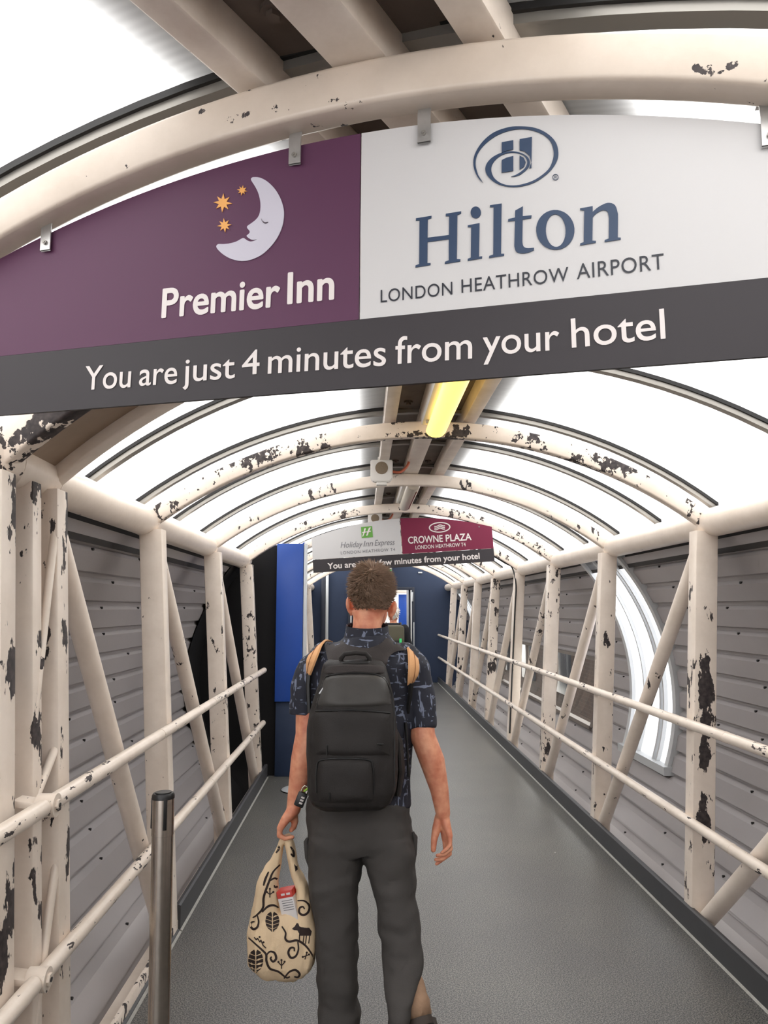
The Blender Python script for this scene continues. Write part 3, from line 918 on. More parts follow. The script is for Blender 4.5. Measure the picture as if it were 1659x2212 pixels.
class Plane:
    def __init__(s, p0, yaw, roll=0):
        s.n = Vector((math.sin(yaw), math.cos(yaw), 0)); s.p0 = p0
        u = Vector((math.cos(yaw), -math.sin(yaw), 0)); z = Vector((0, 0, 1))
        s.u = u * math.cos(roll) + z * math.sin(roll); s.v = z * math.cos(roll) - u * math.sin(roll)
    def uv(s, x, y):
        q = on_plane(x, y, s.p0, s.n) - s.p0
        return Vector((q.dot(s.u), q.dot(s.v)))
    def w(s, u, v, d=0): return s.p0 + s.u * u + s.v * v + s.n * d
TH = .006

# ---- near sign (purple / white / charcoal)
Y1 = R(17.5)
n1 = Vector((math.sin(Y1), math.cos(Y1), 0))
P1 = Plane(Vector((0, 0, 0)) + n1 * 1.28, Y1, R(-.3))
sg = empty('hotel_sign', at(ARCH_SIGN, 0, 2.0), 'big purple, white and charcoal hotel sign hanging from the nearest arch', 'sign')
ud = P1.uv(778, 480).x
vb = P1.uv(830, 834).y; vm = P1.uv(776, 690).y; vt = P1.uv(781, 288).y
def top_v(u): return vt - (u - ud) ** 2 / (2 * 2.25)
uL, uR = ud - .93, ud + .93
def panel(bm, P, poly, d0, d1, mi=0):
    A = [bm.verts.new(P.w(u, v, d0)) for u, v in poly]; B = [bm.verts.new(P.w(u, v, d1)) for u, v in poly]
    n = len(poly); bm.faces.new(A).material_index = mi; bm.faces.new(B[::-1]).material_index = mi
    for k in range(n): bm.faces.new((A[k], B[k], B[(k + 1) % n], A[(k + 1) % n])).material_index = mi
def arc_top(f, u0, u1, n=24): return [(u1 + (u0 - u1) * k / n, f(u1 + (u0 - u1) * k / n)) for k in range(n + 1)]
bm = bmesh.new(); panel(bm, P1, [(uL, vm), (ud - .0012, vm)] + arc_top(top_v, uL, ud - .0012), 0, TH); pp = done('purple_panel', bm, M['sign_purple'], sg, angle=20)
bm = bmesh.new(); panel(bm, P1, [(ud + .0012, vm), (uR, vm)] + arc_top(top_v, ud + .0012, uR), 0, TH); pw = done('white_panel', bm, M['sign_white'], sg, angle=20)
bm = bmesh.new(); panel(bm, P1, [(uL, vb), (uR, vb), (uR, vm - .001), (uL, vm - .001)], -.0015, TH); pg = done('charcoal_strip', bm, M['sign_grey'], sg, angle=20)
FR = -.0012
def pl1(u, v, w=0, d=FR): return P1.w(u, v, d + w)
def crop(P, ox, oy, sc): return lambda x, y: tuple(P.uv(ox + x / sc, oy + y / sc))
# moon and stars
c5 = crop(P1, 340, 360, 3.606)
moon = [(733, 108), (737, 92), (752, 85), (800, 89), (860, 120), (920, 180), (965, 260), (988, 350), (980, 450), (945, 540), (890, 620), (820, 685), (740, 725), (660, 738), (580, 722), (520, 690), (480, 655), (463, 630), (466, 615), (480, 606), (520, 606), (570, 600), (620, 585), (660, 563), (676, 560), (692, 570), (708, 580), (735, 586), (778, 571), (742, 573), (712, 558), (698, 542), (712, 528), (722, 515), (718, 500), (703, 482), (704, 466), (730, 447), (765, 420), (790, 390), (803, 350), (806, 300), (800, 250), (785, 200), (762, 155)]
bm = bmesh.new(); poly_mesh(bm, [[c5(*p) for p in smooth_loop(moon, 4)]], pl1, mi=0)
eye = [(812, 408), (822, 426), (842, 438), (867, 436), (846, 448), (825, 436)]
poly_mesh(bm, [[c5(*p) for p in smooth_loop(eye, 4)]], lambda u, v, w=0: pl1(u, v, w, FR - .0012), mi=1)
done('moon_emblem', bm, [M['ink_moon'], M['ink_plum']], pp, smooth=False)
for (sx, sy, r0, a0) in ((512, 285, 74, 4), (663, 188, 41, 10), (525, 460, 56, -6)):
    pts = []
    for k in range(16):
        a = R(a0) + math.pi * k / 8
        r = (r0 * (1.0 if k % 4 == 0 else .92)) if k % 2 == 0 else r0 * .43
        pts.append(c5(sx + r * math.sin(a), sy - r * math.cos(a)))
    bm = bmesh.new(); poly_mesh(bm, [pts], pl1); done('star_emblem', bm, M['ink_orange'], pp, smooth=False)
bm = bmesh.new()
lettering(bm, 'Premier', c5(38, 1176), c5(948, 1086), (P1.uv(351, 626) - P1.uv(351, 686)).length, pl1, .02)
lettering(bm, 'Inn', c5(1018, 1068), c5(1372, 1030), (P1.uv(627, 591) - P1.uv(627, 656)).length, pl1, .02)
done('lettering', bm, M['ink_white'], pp, smooth=False)
# Hilton emblem and name
c6 = crop(P1, 780, 240, 2.4397)
outer = [(643, 380), (612, 345), (593, 290), (600, 230), (640, 165), (700, 115), (780, 87), (850, 83), (920, 92), (980, 120), (1025, 165), (1040, 220), (1030, 270), (990, 325), (920, 375), (850, 398), (790, 402), (730, 390), (685, 362), (658, 325), (660, 285), (690, 248), (740, 222), (790, 214), (840, 222), (878, 244), (890, 275), (880, 302), (850, 330), (820, 345), (790, 348)]
inner = [(815, 339), (845, 320), (868, 297), (876, 268), (862, 240), (835, 227), (795, 221), (750, 231), (712, 256), (690, 288), (688, 322), (704, 357), (742, 384), (790, 394), (850, 388), (920, 362), (985, 312), (1010, 262), (1015, 215), (1000, 165), (965, 130), (910, 106), (850, 97), (780, 106), (712, 133), (652, 178), (613, 232), (604, 285), (618, 340)]
bm = bmesh.new()
ring = [Vector(p) for p in smooth_loop(outer, 4, False)] + [Vector(p) for p in smooth_loop(inner, 4, False)]
poly_mesh(bm, [[c6(*p) for p in ring]], pl1)
for b_ in ([(742, 168), (803, 157), (803, 206), (770, 212), (742, 222)], [(742, 262), (765, 250), (803, 240), (803, 318), (742, 328)],
           [(836, 152), (901, 140), (898, 303), (886, 305), (898, 275), (888, 238), (862, 216), (836, 210)], [(836, 238), (858, 250), (868, 272), (860, 296), (836, 312)]):
    poly_mesh(bm, [[c6(*p) for p in b_]], lambda u, v, w=0: pl1(u, v, w, FR - .0008))
cc = lambda r: [c6(1025 + r * math.cos(2 * math.pi * k / 20), 350 + r * math.sin(2 * math.pi * k / 20)) for k in range(20)]
poly_mesh(bm, [cc(16), cc(13.5)], pl1)
lettering(bm, 'R', c6(1019, 358), c6(1032, 357), (P1.uv(1200, 380) - P1.uv(1200, 386)).length, pl1)
done('emblem', bm, M['ink_navy'], pw, smooth=False)
def circ(cx, cy, rx, ry, rot=0, n=32):
    return [(cx + rx * math.cos(t) * math.cos(rot) - ry * math.sin(t) * math.sin(rot), cy + rx * math.cos(t) * math.sin(rot) + ry * math.sin(t) * math.cos(rot)) for t in [2 * math.pi * k / n for k in range(n)]]
G = []
G.append([[(290, 567), (372, 554), (371, 566), (352, 573), (351, 669), (464, 655), (465, 556), (447, 556), (448, 543), (528, 530), (527, 542), (508, 550), (505, 782), (524, 783), (523, 794), (442, 807), (443, 796), (463, 788), (463, 677), (351, 692), (350, 803), (367, 803), (366, 813), (287, 826), (288, 815), (307, 808), (309, 578), (290, 579)]])
G.append([circ(605, 536, 27, 31)])
G.append([[(563, 604), (625, 592), (622, 769), (639, 767), (638, 778), (562, 791), (563, 780), (579, 774), (581, 613), (563, 614)]])
G.append([[(680, 498), (741, 489), (738, 754), (755, 754), (754, 764), (675, 776), (676, 765), (697, 758), (699, 508), (680, 508)]])
G.append([smooth_loop([(853, 504), (852, 556)], 1, False) + [(899, 551), (897, 566), (852, 574)] + smooth_loop([(850, 690), (856, 714), (875, 724), (912, 722)], 4, False) + smooth_loop([(911, 735), (880, 748), (845, 752), (818, 742), (808, 715)], 4, False) + [(812, 580), (775, 584), (776, 571), (812, 563), (813, 526)]])
G.append([circ(1024, 628, 101, 105, -.08), circ(1026, 632, 52, 86, -.04)])
G.append([[(1155, 524), (1154, 515), (1221, 503), (1221, 533)] + smooth_loop([(1224, 530), (1255, 505), (1300, 486), (1338, 498), (1354, 545)], 4, False) + [(1353, 668), (1369, 669), (1368, 679), (1283, 692), (1284, 681), (1305, 674)] + smooth_loop([(1306, 565), (1298, 532), (1272, 525), (1240, 542), (1221, 562)], 4, False) + [(1219, 685), (1238, 686), (1237, 696), (1154, 710), (1155, 699), (1173, 693), (1176, 526)]])
bm = bmesh.new()
for g in G: poly_mesh(bm, [[c6(*p) for p in c] for c in g], pl1)
done('lettering', bm, M['ink_navy'], pw, smooth=False, label='navy serif hotel name')
bm = bmesh.new()
cap = (P1.uv(823, 628) - P1.uv(823, 655)).length
lettering(bm, 'LONDON', c6(104, 1010), c6(482, 968), cap, pl1, .004, spacing=1.06)
lettering(bm, 'HEATHROW', c6(530, 960), c6(1094, 896), cap * 1.05, pl1, .004, spacing=1.06)
lettering(bm, 'AIRPORT', c6(1138, 887), c6(1598, 832), cap * 1.12, pl1, .004, spacing=1.06)
done('lettering', bm, M['ink_black'], pw, smooth=False, label='thin black capitals')
bm = bmesh.new()
def pl1g(u, v, w=0): return P1.w(u, v, -.0028 + w)
def ptx(x, y): return tuple(P1.uv(x, y))
for wd, x0, y0, x1, y1, c_ in (('You', 184, 843, 283, 837, 50), ('are', 302, 834, 383, 829, 50), ('just', 397, 826, 508, 817, 50), ('4', 524, 811, 561, 808, 51), ('minutes', 580, 808, 834, 790, 54), ('from', 855, 787, 1020, 775, 57), ('your', 1044, 769, 1208, 756, 58), ('hotel', 1236, 752, 1437, 732, 62)):
    lettering(bm, wd, ptx(x0, y0), ptx(x1, y1), (P1.uv(x0, y0) - P1.uv(x0, y0 - c_)).length, pl1g, .006)
done('lettering', bm, M['ink_white'], pg, smooth=False)
# zinc brackets
def sign_bracket(P, u, topf, z_up, parent, d_up=.03):
    v = topf(u)
    b = bmesh.new()
    w_, t_ = .024, .003
    prof = [(-.006, v - .042), (-.006, v + .012), (.0, v + .03), (.0, v + z_up), (.03, v + z_up + .004)]
    rows = [[P.w(u - w_ / 2, q, d) for d, q in prof], [P.w(u + w_ / 2, q, d) for d, q in prof], [P.w(u + w_ / 2, q + .002, d - t_) for d, q in prof], [P.w(u - w_ / 2, q + .002, d - t_) for d, q in prof]]
    add_grid(b, list(map(list, zip(*rows))), close=True)
    k = done('bracket', b, M['zinc'], parent, angle=20)
    b = bmesh.new(); add_cyl(b, P.w(u, v - .024, -.0085), P.w(u, v - .024, -.013), .0048, 10); add_cyl(b, P.w(u, v - .024, -.011), P.w(u, v - .024, -.0145), .0022, 8)
    done('screw', b, M['alu'], k)
for x, y in ((105, 510), (641, 295), (918, 258), (1658, 255)):
    sign_bracket(P1, P1.uv(x, y).x, top_v, .042, sg)

# ---- second sign
P2 = Plane(Vector((0, 7.24, 0)), 0, R(3.7))
sg2 = empty('hotel_sign', (CX, 7.24, 1.95), 'small white, maroon and charcoal hotel sign hanging further down the walkway', 'sign')
q = lambda x, y: tuple(P2.uv(x, y))
u0 = (q(672, 1160)[0] + q(678, 1238)[0]) / 2; u1 = (q(1063, 1140)[0] + q(1068, 1210)[0]) / 2; um = (q(865, 1122)[0] + q(868, 1197)[0]) / 2
b0 = (q(678, 1238)[1] + q(1068, 1212)[1]) / 2; m0 = (q(677, 1209)[1] + q(1067, 1184)[1]) / 2
tc = q(880, 1119)[1]; te = (q(672, 1160)[1] + q(1063, 1140)[1]) / 2
uc = (u0 + u1) / 2
def top2(u): return tc - (tc - te) * ((u - uc) / ((u1 - u0) / 2)) ** 2
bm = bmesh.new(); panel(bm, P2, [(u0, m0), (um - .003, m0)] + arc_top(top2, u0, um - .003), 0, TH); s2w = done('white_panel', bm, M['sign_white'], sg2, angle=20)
bm = bmesh.new(); panel(bm, P2, [(um + .003, m0), (u1, m0)] + arc_top(top2, um + .003, u1), 0, TH); s2m = done('maroon_panel', bm, M['sign_maroon'], sg2, angle=20)
bm = bmesh.new(); panel(bm, P2, [(u0, b0), (u1, b0), (u1, m0 - .002), (u0, m0 - .002)], -.002, TH); s2g = done('charcoal_strip', bm, M['sign_grey'], sg2, angle=20)
def pl2(u, v, w=0): return P2.w(u, v, -.002 + w)
def pl2b(u, v, w=0): return P2.w(u, v, -.0045 + w)
c4 = crop(P2, 560, 800, 3.072)
bm = bmesh.new(); poly_mesh(bm, [[c4(*p) for p in ((675, 1040), (749, 1034), (754, 1107), (680, 1114))]], pl2)
for b_ in ([(696, 1050), (708, 1048), (702, 1070), (716, 1067), (714, 1074), (700, 1078), (690, 1102), (683, 1103), (691, 1080), (683, 1080), (685, 1073), (693, 1072)], [(728, 1044), (742, 1042), (730, 1066), (742, 1064), (740, 1071), (727, 1074), (720, 1096), (708, 1099), (716, 1076), (707, 1077), (709, 1070), (718, 1068)]):
    poly_mesh(bm, [[c4(*p) for p in b_]], pl2b, mi=1)
done('emblem', bm, [M['ink_green'], M['ink_white']], s2w, smooth=False)
bm = bmesh.new()
capq = lambda x, y, h: (P2.uv(560 + x / 3.072, 800 + y / 3.072) - P2.uv(560 + x / 3.072, 800 + (y - h) / 3.072)).length
lettering(bm, 'Holiday', c4(540, 1178), c4(686, 1172), capq(540, 1178, 38), pl2, .0, .28)
lettering(bm, 'Inn', c4(692, 1170), c4(756, 1166), capq(540, 1178, 38), pl2, .0, .28)
lettering(bm, 'Express', c4(766, 1164), c4(900, 1158), capq(540, 1178, 38), pl2, .0, .28)
lettering(bm, 'LONDON HEATHROW T4', c4(542, 1222), c4(902, 1198), capq(542, 1220, 20), pl2, .0, 0, 1.15)
done('lettering', bm, M['ink_grey'], s2w, smooth=False)
bm = bmesh.new()
poly_mesh(bm, [[c4(*p) for p in circ(1197, 1042, 72, 35, -.05)], [c4(*p) for p in circ(1197, 1042, 64, 28, -.05)]], pl2)
for k in range(3):
    yb = 1030 + 11 * k
    up = [(1162 + 7 * i, yb + 4.5 * math.sin(i * .78 + .6) - i * .6) for i in range(11)]
    poly_mesh(bm, [[c4(*p) for p in up + [(x, y + 6.5) for x, y in up[::-1]]]], pl2)
done('emblem', bm, M['ink_white'], s2m, smooth=False)
bm = bmesh.new()
lettering(bm, 'CROWNE', c4(990, 1150), c4(1218, 1137), capq(990, 1148, 44), pl2, .02)
lettering(bm, 'PLAZA', c4(1240, 1136), c4(1408, 1125), capq(990, 1148, 44), pl2, .02)
lettering(bm, 'LONDON HEATHROW T4', c4(1038, 1188), c4(1370, 1167), capq(1040, 1186, 24), pl2, .008)
done('lettering', bm, M['ink_white'], s2m, smooth=False)
bm = bmesh.new()
lettering(bm, 'You are just a few minutes from your hotel', c4(456, 1318), c4(1462, 1250), capq(456, 1316, 38), pl2b, .022)
done('lettering', bm, M['ink_white'], s2g, smooth=False)
for u in (um, u1 - .12):
    b = bmesh.new(); p = P2.w(u, top2(u) - .004, -.004); add_bar(b, p - Vector((0, 0, .025)), p + Vector((0, .1, .03)), .014, .006, Vector((1, 0, 0)), .001); done('bracket', b, M['zinc'], sg2)

# ------------------------------------------------------------------ lamps, loudspeakers
def lamp(y0, y1, lit, label):
    z = BZ - .004
    t = empty('ceiling_lamp', (CX, (y0 + y1) / 2, z), label, 'lamp', 'batten lamps under the middle ridge beam')
    bm = bmesh.new(); add_box(bm, (CX - .02, (y0 + y1) / 2, z - .022), (.07, y1 - y0 - .06, .044), bevel=.006); done('housing', bm, M['white_plastic'], t)
    bm = bmesh.new()
    rows = []
    for y, s in ((y0, .35), (y0 + .012, .85), (y0 + .035, 1), (y1 - .035, 1), (y1 - .012, .85), (y1, .35)):
        rows.append([(CX + .02 + .052 * s * math.cos(a), y, z - .075 + .036 * s * math.sin(a)) for a in [2 * math.pi * k / 16 for k in range(16)]])
    V = add_grid(bm, rows, close=True); bm.faces.new(V[0]); bm.faces.new(V[-1][::-1])
    df = done('diffuser', bm, M['tube_lit'] if lit else M['tube_off'], t)
    if not lit:
        bm = bmesh.new(); add_box(bm, (CX + .045, (y0 + y1) / 2, z - .103), (.022, (y1 - y0) * .8, .006), bevel=.002); done('tube_mark', bm, M['tube_mark'], df)
    for y in (y0 + .14, y1 - .14):
        bm = bmesh.new(); add_box(bm, (CX + .02, y, z - .045), (.118, .02, .03), bevel=.003); done('clip', bm, M['alu'], t)
lamp(2.72, 3.96, True, 'lit yellow batten lamp hanging just behind the big near sign')
lamp(5.72, 7.0, False, 'unlit cream batten lamp with a reddish stripe, above the small sign')
def speaker(y, label):
    x, z = CX - .235, BZ - .075
    t = empty('loudspeaker', (x, y, z), label, 'loudspeaker', 'white loudspeakers on the left ridge beam')
    bm = bmesh.new()
    w = .075
    pr = [(-w, w), (w, w), (w, -w * .7), (w * .72, -w), (-w * .72, -w), (-w, -w * .7)]
    A = [bm.verts.new((x + a, y, z + b)) for a, b in pr]; B = [bm.verts.new((x + a, y + .07, z + b)) for a, b in pr]
    bm.faces.new(A); bm.faces.new(B[::-1])
    for k in range(6): bm.faces.new((A[k], B[k], B[(k + 1) % 6], A[(k + 1) % 6]))
    bmesh.ops.bevel(bm, geom=list(bm.edges), offset=.006, segments=2, affect='EDGES')
    done('housing', bm, M['white_plastic'], t)
    bm = bmesh.new(); add_cyl(bm, (x, y - .004, z + .018), (x, y + .01, z + .018), .043, 28); done('grille', bm, M['grille'], t)
    bm = bmesh.new(); add_box(bm, (x, y + .03, z - w - .012), (.07, .05, .02), bevel=.003); add_box(bm, (x, y + .05, z + w + .01), (.05, .03, .03)); done('bracket', bm, M['white_plastic'], t)
    bm = bmesh.new(); add_tube(bm, smooth_loop([(x + w, y + .04, z), (x + .13, y + .05, z + .0), (x + .18, y + .07, z + .05), (x + .2, y + .1, z + .13)], 5, False), .0095, 10); done('cable', bm, M['orange_cable'], t)
speaker(5.12, 'white square loudspeaker nearest the lit lamp')
speaker(8.05, 'white square loudspeaker peeking over the white half of the small sign')

# ------------------------------------------------------------------ stanchions
def stanchion(x, y, lean, label, h=.995, base_m=None):
    t = empty('stanchion', (x, y, 0), label, 'stanchion')
    top = Vector((x + lean, y, h)); b = Vector((x, y, .03))
    bm = bmesh.new(); add_tube(bm, [b, b.lerp(top, .9)], .0315, 28); done('pole', bm, M['steel'], t)
    d = (top - b).normalized()
    bm = bmesh.new(); p = b.lerp(top, .885)
    add_tube(bm, [p - d * .003, p, top - d * .004, top], [.028, .0325, .0325, .029], 28)
    hd = done('head', bm, M['steel'], t)
    bm = bmesh.new()
    for a in (.33, 1.03, 1.64):
        c = p.lerp(top, .55) + Vector((math.cos(a * math.pi), math.sin(a * math.pi), 0)) * .0318
        add_box(bm, c, (.011, .006, .09), Matrix.Rotation(a * math.pi + math.pi / 2, 3, 'Z'), .002)
    done('belt_slot', bm, M['black_plastic'], hd)
    bm = bmesh.new(); add_tube(bm, [top - d * .012, top - d * .002, top + d * .004], [.0335, .0335, .03], 28); add_tube(bm, [top + d * .003, top + d * .007], .024, 24); done('cap', bm, M['black_plastic'], hd)
    bm = bmesh.new()
    prof = [(.0, .046), (.035, .044), (.06, .03), (.12, .018), (.158, .012), (.165, .006)]
    add_grid(bm, [[(x + r * math.cos(a), y + r * math.sin(a), z) for a in [2 * math.pi * k / 36 for k in range(36)]] for r, z in [(max(r, .001), z) for r, z in prof]], close=True)
    done('base', bm, base_m or M['steel'], t)
    bm = bmesh.new(); add_tube(bm, [(x, y, 0), (x, y, .008)], .168, 36); done('rubber_ring', bm, M['black_plastic'], t)
stanchion(-.585, 2.42, -.015, 'brushed steel stanchion with black head standing at the near left', 1.045)
stanchion(-.56, 7.1, 0, 'stanchion with pale domed base by the blue pillar, mostly behind the arm', .98, M['alu_light'])

# ------------------------------------------------------------------ the man walking ahead
def cloth_mat(name, col, rough=.85, var=.12, weave=220, bump=.25):
    m = mat(name, col, rough, 0, .25, var, 7, bump, weave)
    return m
def skin_mat():
    m = bpy.data.materials.new('skin'); m.use_nodes = True
    nt = m.node_tree; L = nt.links; b = nt.nodes['Principled BSDF']
    g = N(nt, 'ShaderNodeNewGeometry')
    n = N(nt, 'ShaderNodeTexNoise', i_Scale=22.0, i_Detail=5.0); n2 = N(nt, 'ShaderNodeTexNoise', i_Scale=160.0, i_Detail=3.0)
    L.new(g.outputs['Position'], n.inputs['Vector']); L.new(g.outputs['Position'], n2.inputs['Vector'])
    cr = nt.nodes.new('ShaderNodeValToRGB'); e = cr.color_ramp.elements
    e[0].position = .32; e[0].color = (*s2l((204, 122, 94)), 1); e[1].position = .68; e[1].color = (*s2l((238, 172, 138)), 1)
    L.new(n.outputs['Fac'], cr.inputs[0]); L.new(cr.outputs[0], b.inputs['Base Color'])
    b.inputs['Roughness'].default_value = .48
    b.inputs['Subsurface Weight'].default_value = .12
    b.inputs['Subsurface Radius'].default_value = (.012, .005, .003)
    bp = nt.nodes.new('ShaderNodeBump'); bp.inputs['Strength'].default_value = .3; bp.inputs['Distance'].default_value = .0015
    L.new(n2.outputs['Fac'], bp.inputs['Height']); L.new(bp.outputs['Normal'], b.inputs['Normal'])
    return m
M['skin'] = skin_mat()
def shirt_mat():
    m = bpy.data.materials.new('patterned_navy_shirt'); m.use_nodes = True
    nt = m.node_tree; L = nt.links; b = nt.nodes['Principled BSDF']; b.inputs['Roughness'].default_value = .8
    g = N(nt, 'ShaderNodeNewGeometry')
    def marks(scale, stretch, thr, rot):
        mp = N(nt, 'ShaderNodeMapping'); mp.inputs['Scale'].default_value = stretch; mp.inputs['Rotation'].default_value = rot
        L.new(g.outputs['Position'], mp.inputs['Vector'])
        n = N(nt, 'ShaderNodeTexNoise', i_Scale=scale, i_Detail=2.0, i_Roughness=.5); L.new(mp.outputs[0], n.inputs['Vector'])
        r = nt.nodes.new('ShaderNodeMapRange'); r.inputs['From Min'].default_value = thr; r.inputs['From Max'].default_value = thr + .03
        L.new(n.outputs['Fac'], r.inputs['Value']); return r.outputs[0]
    a = marks(30, (2.4, 1, .5), 0.615, (0, .3, 0)); c = marks(30, (.45, 1, 2.4), .62, (0, .15, 0)); d = marks(46, (1, 1, .6), .64, (.3, .9, 0))
    f = MATH(nt, 'MAXIMUM', MATH(nt, 'MAXIMUM', a, c), d)
    mx = N(nt, 'ShaderNodeMix', data_type='RGBA'); mx.inputs[6].default_value = (*s2l((34, 36, 48)), 1); mx.inputs[7].default_value = (*s2l((126, 134, 156)), 1)
    L.new(MATH(nt, 'MULTIPLY', f, .8), mx.inputs[0]); L.new(mx.outputs[2], b.inputs['Base Color'])
    return m
M['shirt'] = shirt_mat()
M['trousers'] = cloth_mat('charcoal_trousers', (71, 68, 66), .8, .1, 260, .2)
M['pack'] = cloth_mat('black_pack_nylon', (43, 40, 39), .6, .12, 300, .25)
M['pack_shiny'] = cloth_mat('coated_grey_nylon', (70, 68, 66), .42, .1, 120, .12)
M['pack_harness'] = cloth_mat('charcoal_harness', (58, 53, 52), .75, .08, 300, .25)
M['tan'] = cloth_mat('tan_webbing', (226, 172, 122), .7, .08, 260, .3)
M['hair'] = mat('greying_brown_hair', (132, 108, 90), .6, 0, .3, .5, 70, .3, 200)
M['boot'] = cloth_mat('tan_suede', (158, 128, 104), .75, .15, 120, .3)
M['sole'] = mat('dark_rubber_sole', (62, 52, 46), .7)
M['tote'] = cloth_mat('cream_cotton', (230, 204, 168), .8, .1, 240, .3)
M['tote_ink'] = mat('dark_brown_print', (46, 32, 28), .75)
M['carton'] = mat('white_carton', (226, 222, 222), .45)
M['carton_red'] = mat('red_print', (206, 70, 62), .45)

def sect(bm, secs, seg=20, power=2.0, caps=True):
    """loft of horizontal rings; secs = (x px, y px, half width px, distance, half depth m)"""
    rows = []
    for (x, y, hw, Y, hd) in secs:
        c = on_y(x, y, Y); r = (on_y(x + hw, y, Y) - on_y(x - hw, y, Y)).length / 2
        ring = []
        for k in range(seg):
            a = 2 * math.pi * k / seg
            ca, sa = math.cos(a), math.sin(a)
            s = (abs(ca) ** power + abs(sa) ** power) ** (-1 / power)
            ring.append(c + Vector((r * ca * s, hd * sa * s, 0)))
        rows.append(ring)
    V = add_grid(bm, rows, close=True)
    if caps:
        bm.faces.new(V[0]); bm.faces.new(V[-1][::-1])
def chain(bm, pts, radii, seg=12):
    """capsule chain through px joints (x, y, distance) or points"""
    P = [on_y(*p) if not isinstance(p, Vector) else p for p in pts]
    for i in range(len(P) - 1):
        add_tube(bm, [P[i], P[i + 1]], [radii[i], radii[i + 1]], seg)
    for p, r in zip(P, radii): add_sphere(bm, p, r, seg, 8)
def remeshed(name, bm, voxel, m, parent, smooth_it=6, disp=None, fac=.5):
    me = bpy.data.meshes.new(name)
    bmesh.ops.recalc_face_normals(bm, faces=bm.faces)
    bm.to_mesh(me); bm.free()
    o = bpy.data.objects.new('tmp', me); COL.objects.link(o)
    md = o.modifiers.new('r', 'REMESH'); md.mode = 'VOXEL'; md.voxel_size = voxel
    ms = o.modifiers.new('s', 'SMOOTH'); ms.iterations = smooth_it; ms.factor = fac
    out = evald(o); bpy.data.objects.remove(o); bpy.data.meshes.remove(me)
    out.name = name
    if disp:
        nr = [v.normal.copy() for v in out.vertices]
        for v, n in zip(out.vertices, nr): v.co = v.co + n * disp(v.co)
    out.materials.clear(); out.materials.append(m); out.shade_smooth()
    return link_mesh(name, out, parent)

man = empty('person', (-.02, 2.9, 0), 'man seen from behind in a patterned navy short-sleeved shirt and charcoal trousers, walking away', 'person')
# body: one continuous skin
bm = bmesh.new()
HC = on_y(803, 1288, 2.95)
add_sphere(bm, HC + Vector((0, .0, .012)), (.079, .098, .098), 24, 16)              # cranium
add_sphere(bm, HC + Vector((0, .045, -.052)), (.062, .066, .085), 20, 14)           # face and jaw
add_sphere(bm, HC + Vector((0, .085, -.105)), (.03, .028, .024), 14, 10)            # chin
add_tube(bm, [HC + Vector((0, .1, .02)), HC + Vector((0, .125, -.028)), HC + Vector((0, .105, -.04))], [.009, .016, .012], 12)   # nose
for s in (-1, 1):
    add_sphere(bm, HC + Vector((s * .034, .086, .012)), (.02, .014, .01), 12, 8)     # brow ridge
    add_sphere(bm, HC + Vector((s * .032, .082, -.006)), (.013, .012, .009), 12, 8)  # closed over eye
    add_sphere(bm, HC + Vector((s * .045, .07, -.04)), (.022, .025, .022), 12, 8)    # cheek
    rot = Matrix.Rotation(s * .75, 3, 'Z') @ Matrix.Rotation(s * (.35 if s > 0 else .14), 3, 'Y')
    e = HC + Vector((s * .083 - (.004 if s > 0 else 0), .004, -.034 - (.016 if s > 0 else 0)))
    add_sphere(bm, e, (.0075, .022, .035), 14, 10, rot=rot)                            # ear
    add_sphere(bm, e + Vector((s * .005, -.012, .008)), (.0055, .008, .024), 12, 8, rot=rot)
    add_sphere(bm, e + Vector((-s * .004, .008, -.03)), (.007, .01, .011), 10, 8)
add_tube(bm, [HC + Vector((-.018, .095, -.066)), HC + Vector((.018, .095, -.066))], .009, 10)   # lips
sect(bm, [(797, 1318, 38, 2.945, .064), (795, 1335, 32, 2.938, .062), (793, 1352, 31, 2.93, .058), (792, 1385, 38, 2.93, .06), (791, 1405, 70, 2.93, .065)], 20)
sect(bm, [(790, 1405, 60, 2.93, .06), (788, 1436, 100, 2.93, .085), (785, 1500, 104, 2.92, .105), (780, 1600, 96, 2.92, .1), (778, 1700, 98, 2.92, .1), (778, 1790, 106, 2.92, .105), (779, 1825, 108, 2.915, .1)], 22)
sect(bm, [(720, 1800, 50, 2.91, .09), (722, 1900, 46, 2.9, .085), (726, 2000, 36, 2.89, .065), (728, 2080, 34, 2.885, .06), (732, 2180, 24, 2.875, .045), (733, 2222, 22, 2.875, .05)])
sect(bm, [(840, 1800, 50, 2.91, .09), (848, 1900, 44, 2.88, .085), (864, 2000, 36, 2.84, .065), (870, 2080, 33, 2.77, .06), (868, 2140, 22, 2.72, .045), (880, 2172, 17, 2.73, .035)])
for (cx_, cy_, Y_, toe) in ((734, 2235, 2.88, (0.0, .18, -.02)), (886, 2178, 2.745, (.02, .1, -.08))):
    p = on_y(cx_, cy_, Y_); chain(bm, [p, p + Vector(toe) * .6, p + Vector(toe)], [.026, .028, .02])
# left arm down to a closed hand, right arm hanging
chain(bm, [(690, 1432, 2.92), (668, 1500, 2.9), (664, 1585, 2.885), (655, 1640, 2.89), (643, 1700, 2.9), (634, 1748, 2.905)], [.056, .05, .043, .045, .034, .026], 18)
chain(bm, [(884, 1432, 2.92), (905, 1510, 2.9), (913, 1590, 2.88), (934, 1645, 2.88), (949, 1705, 2.88), (957, 1757, 2.885)], [.056, .05, .046, .046, .034, .0265], 18)
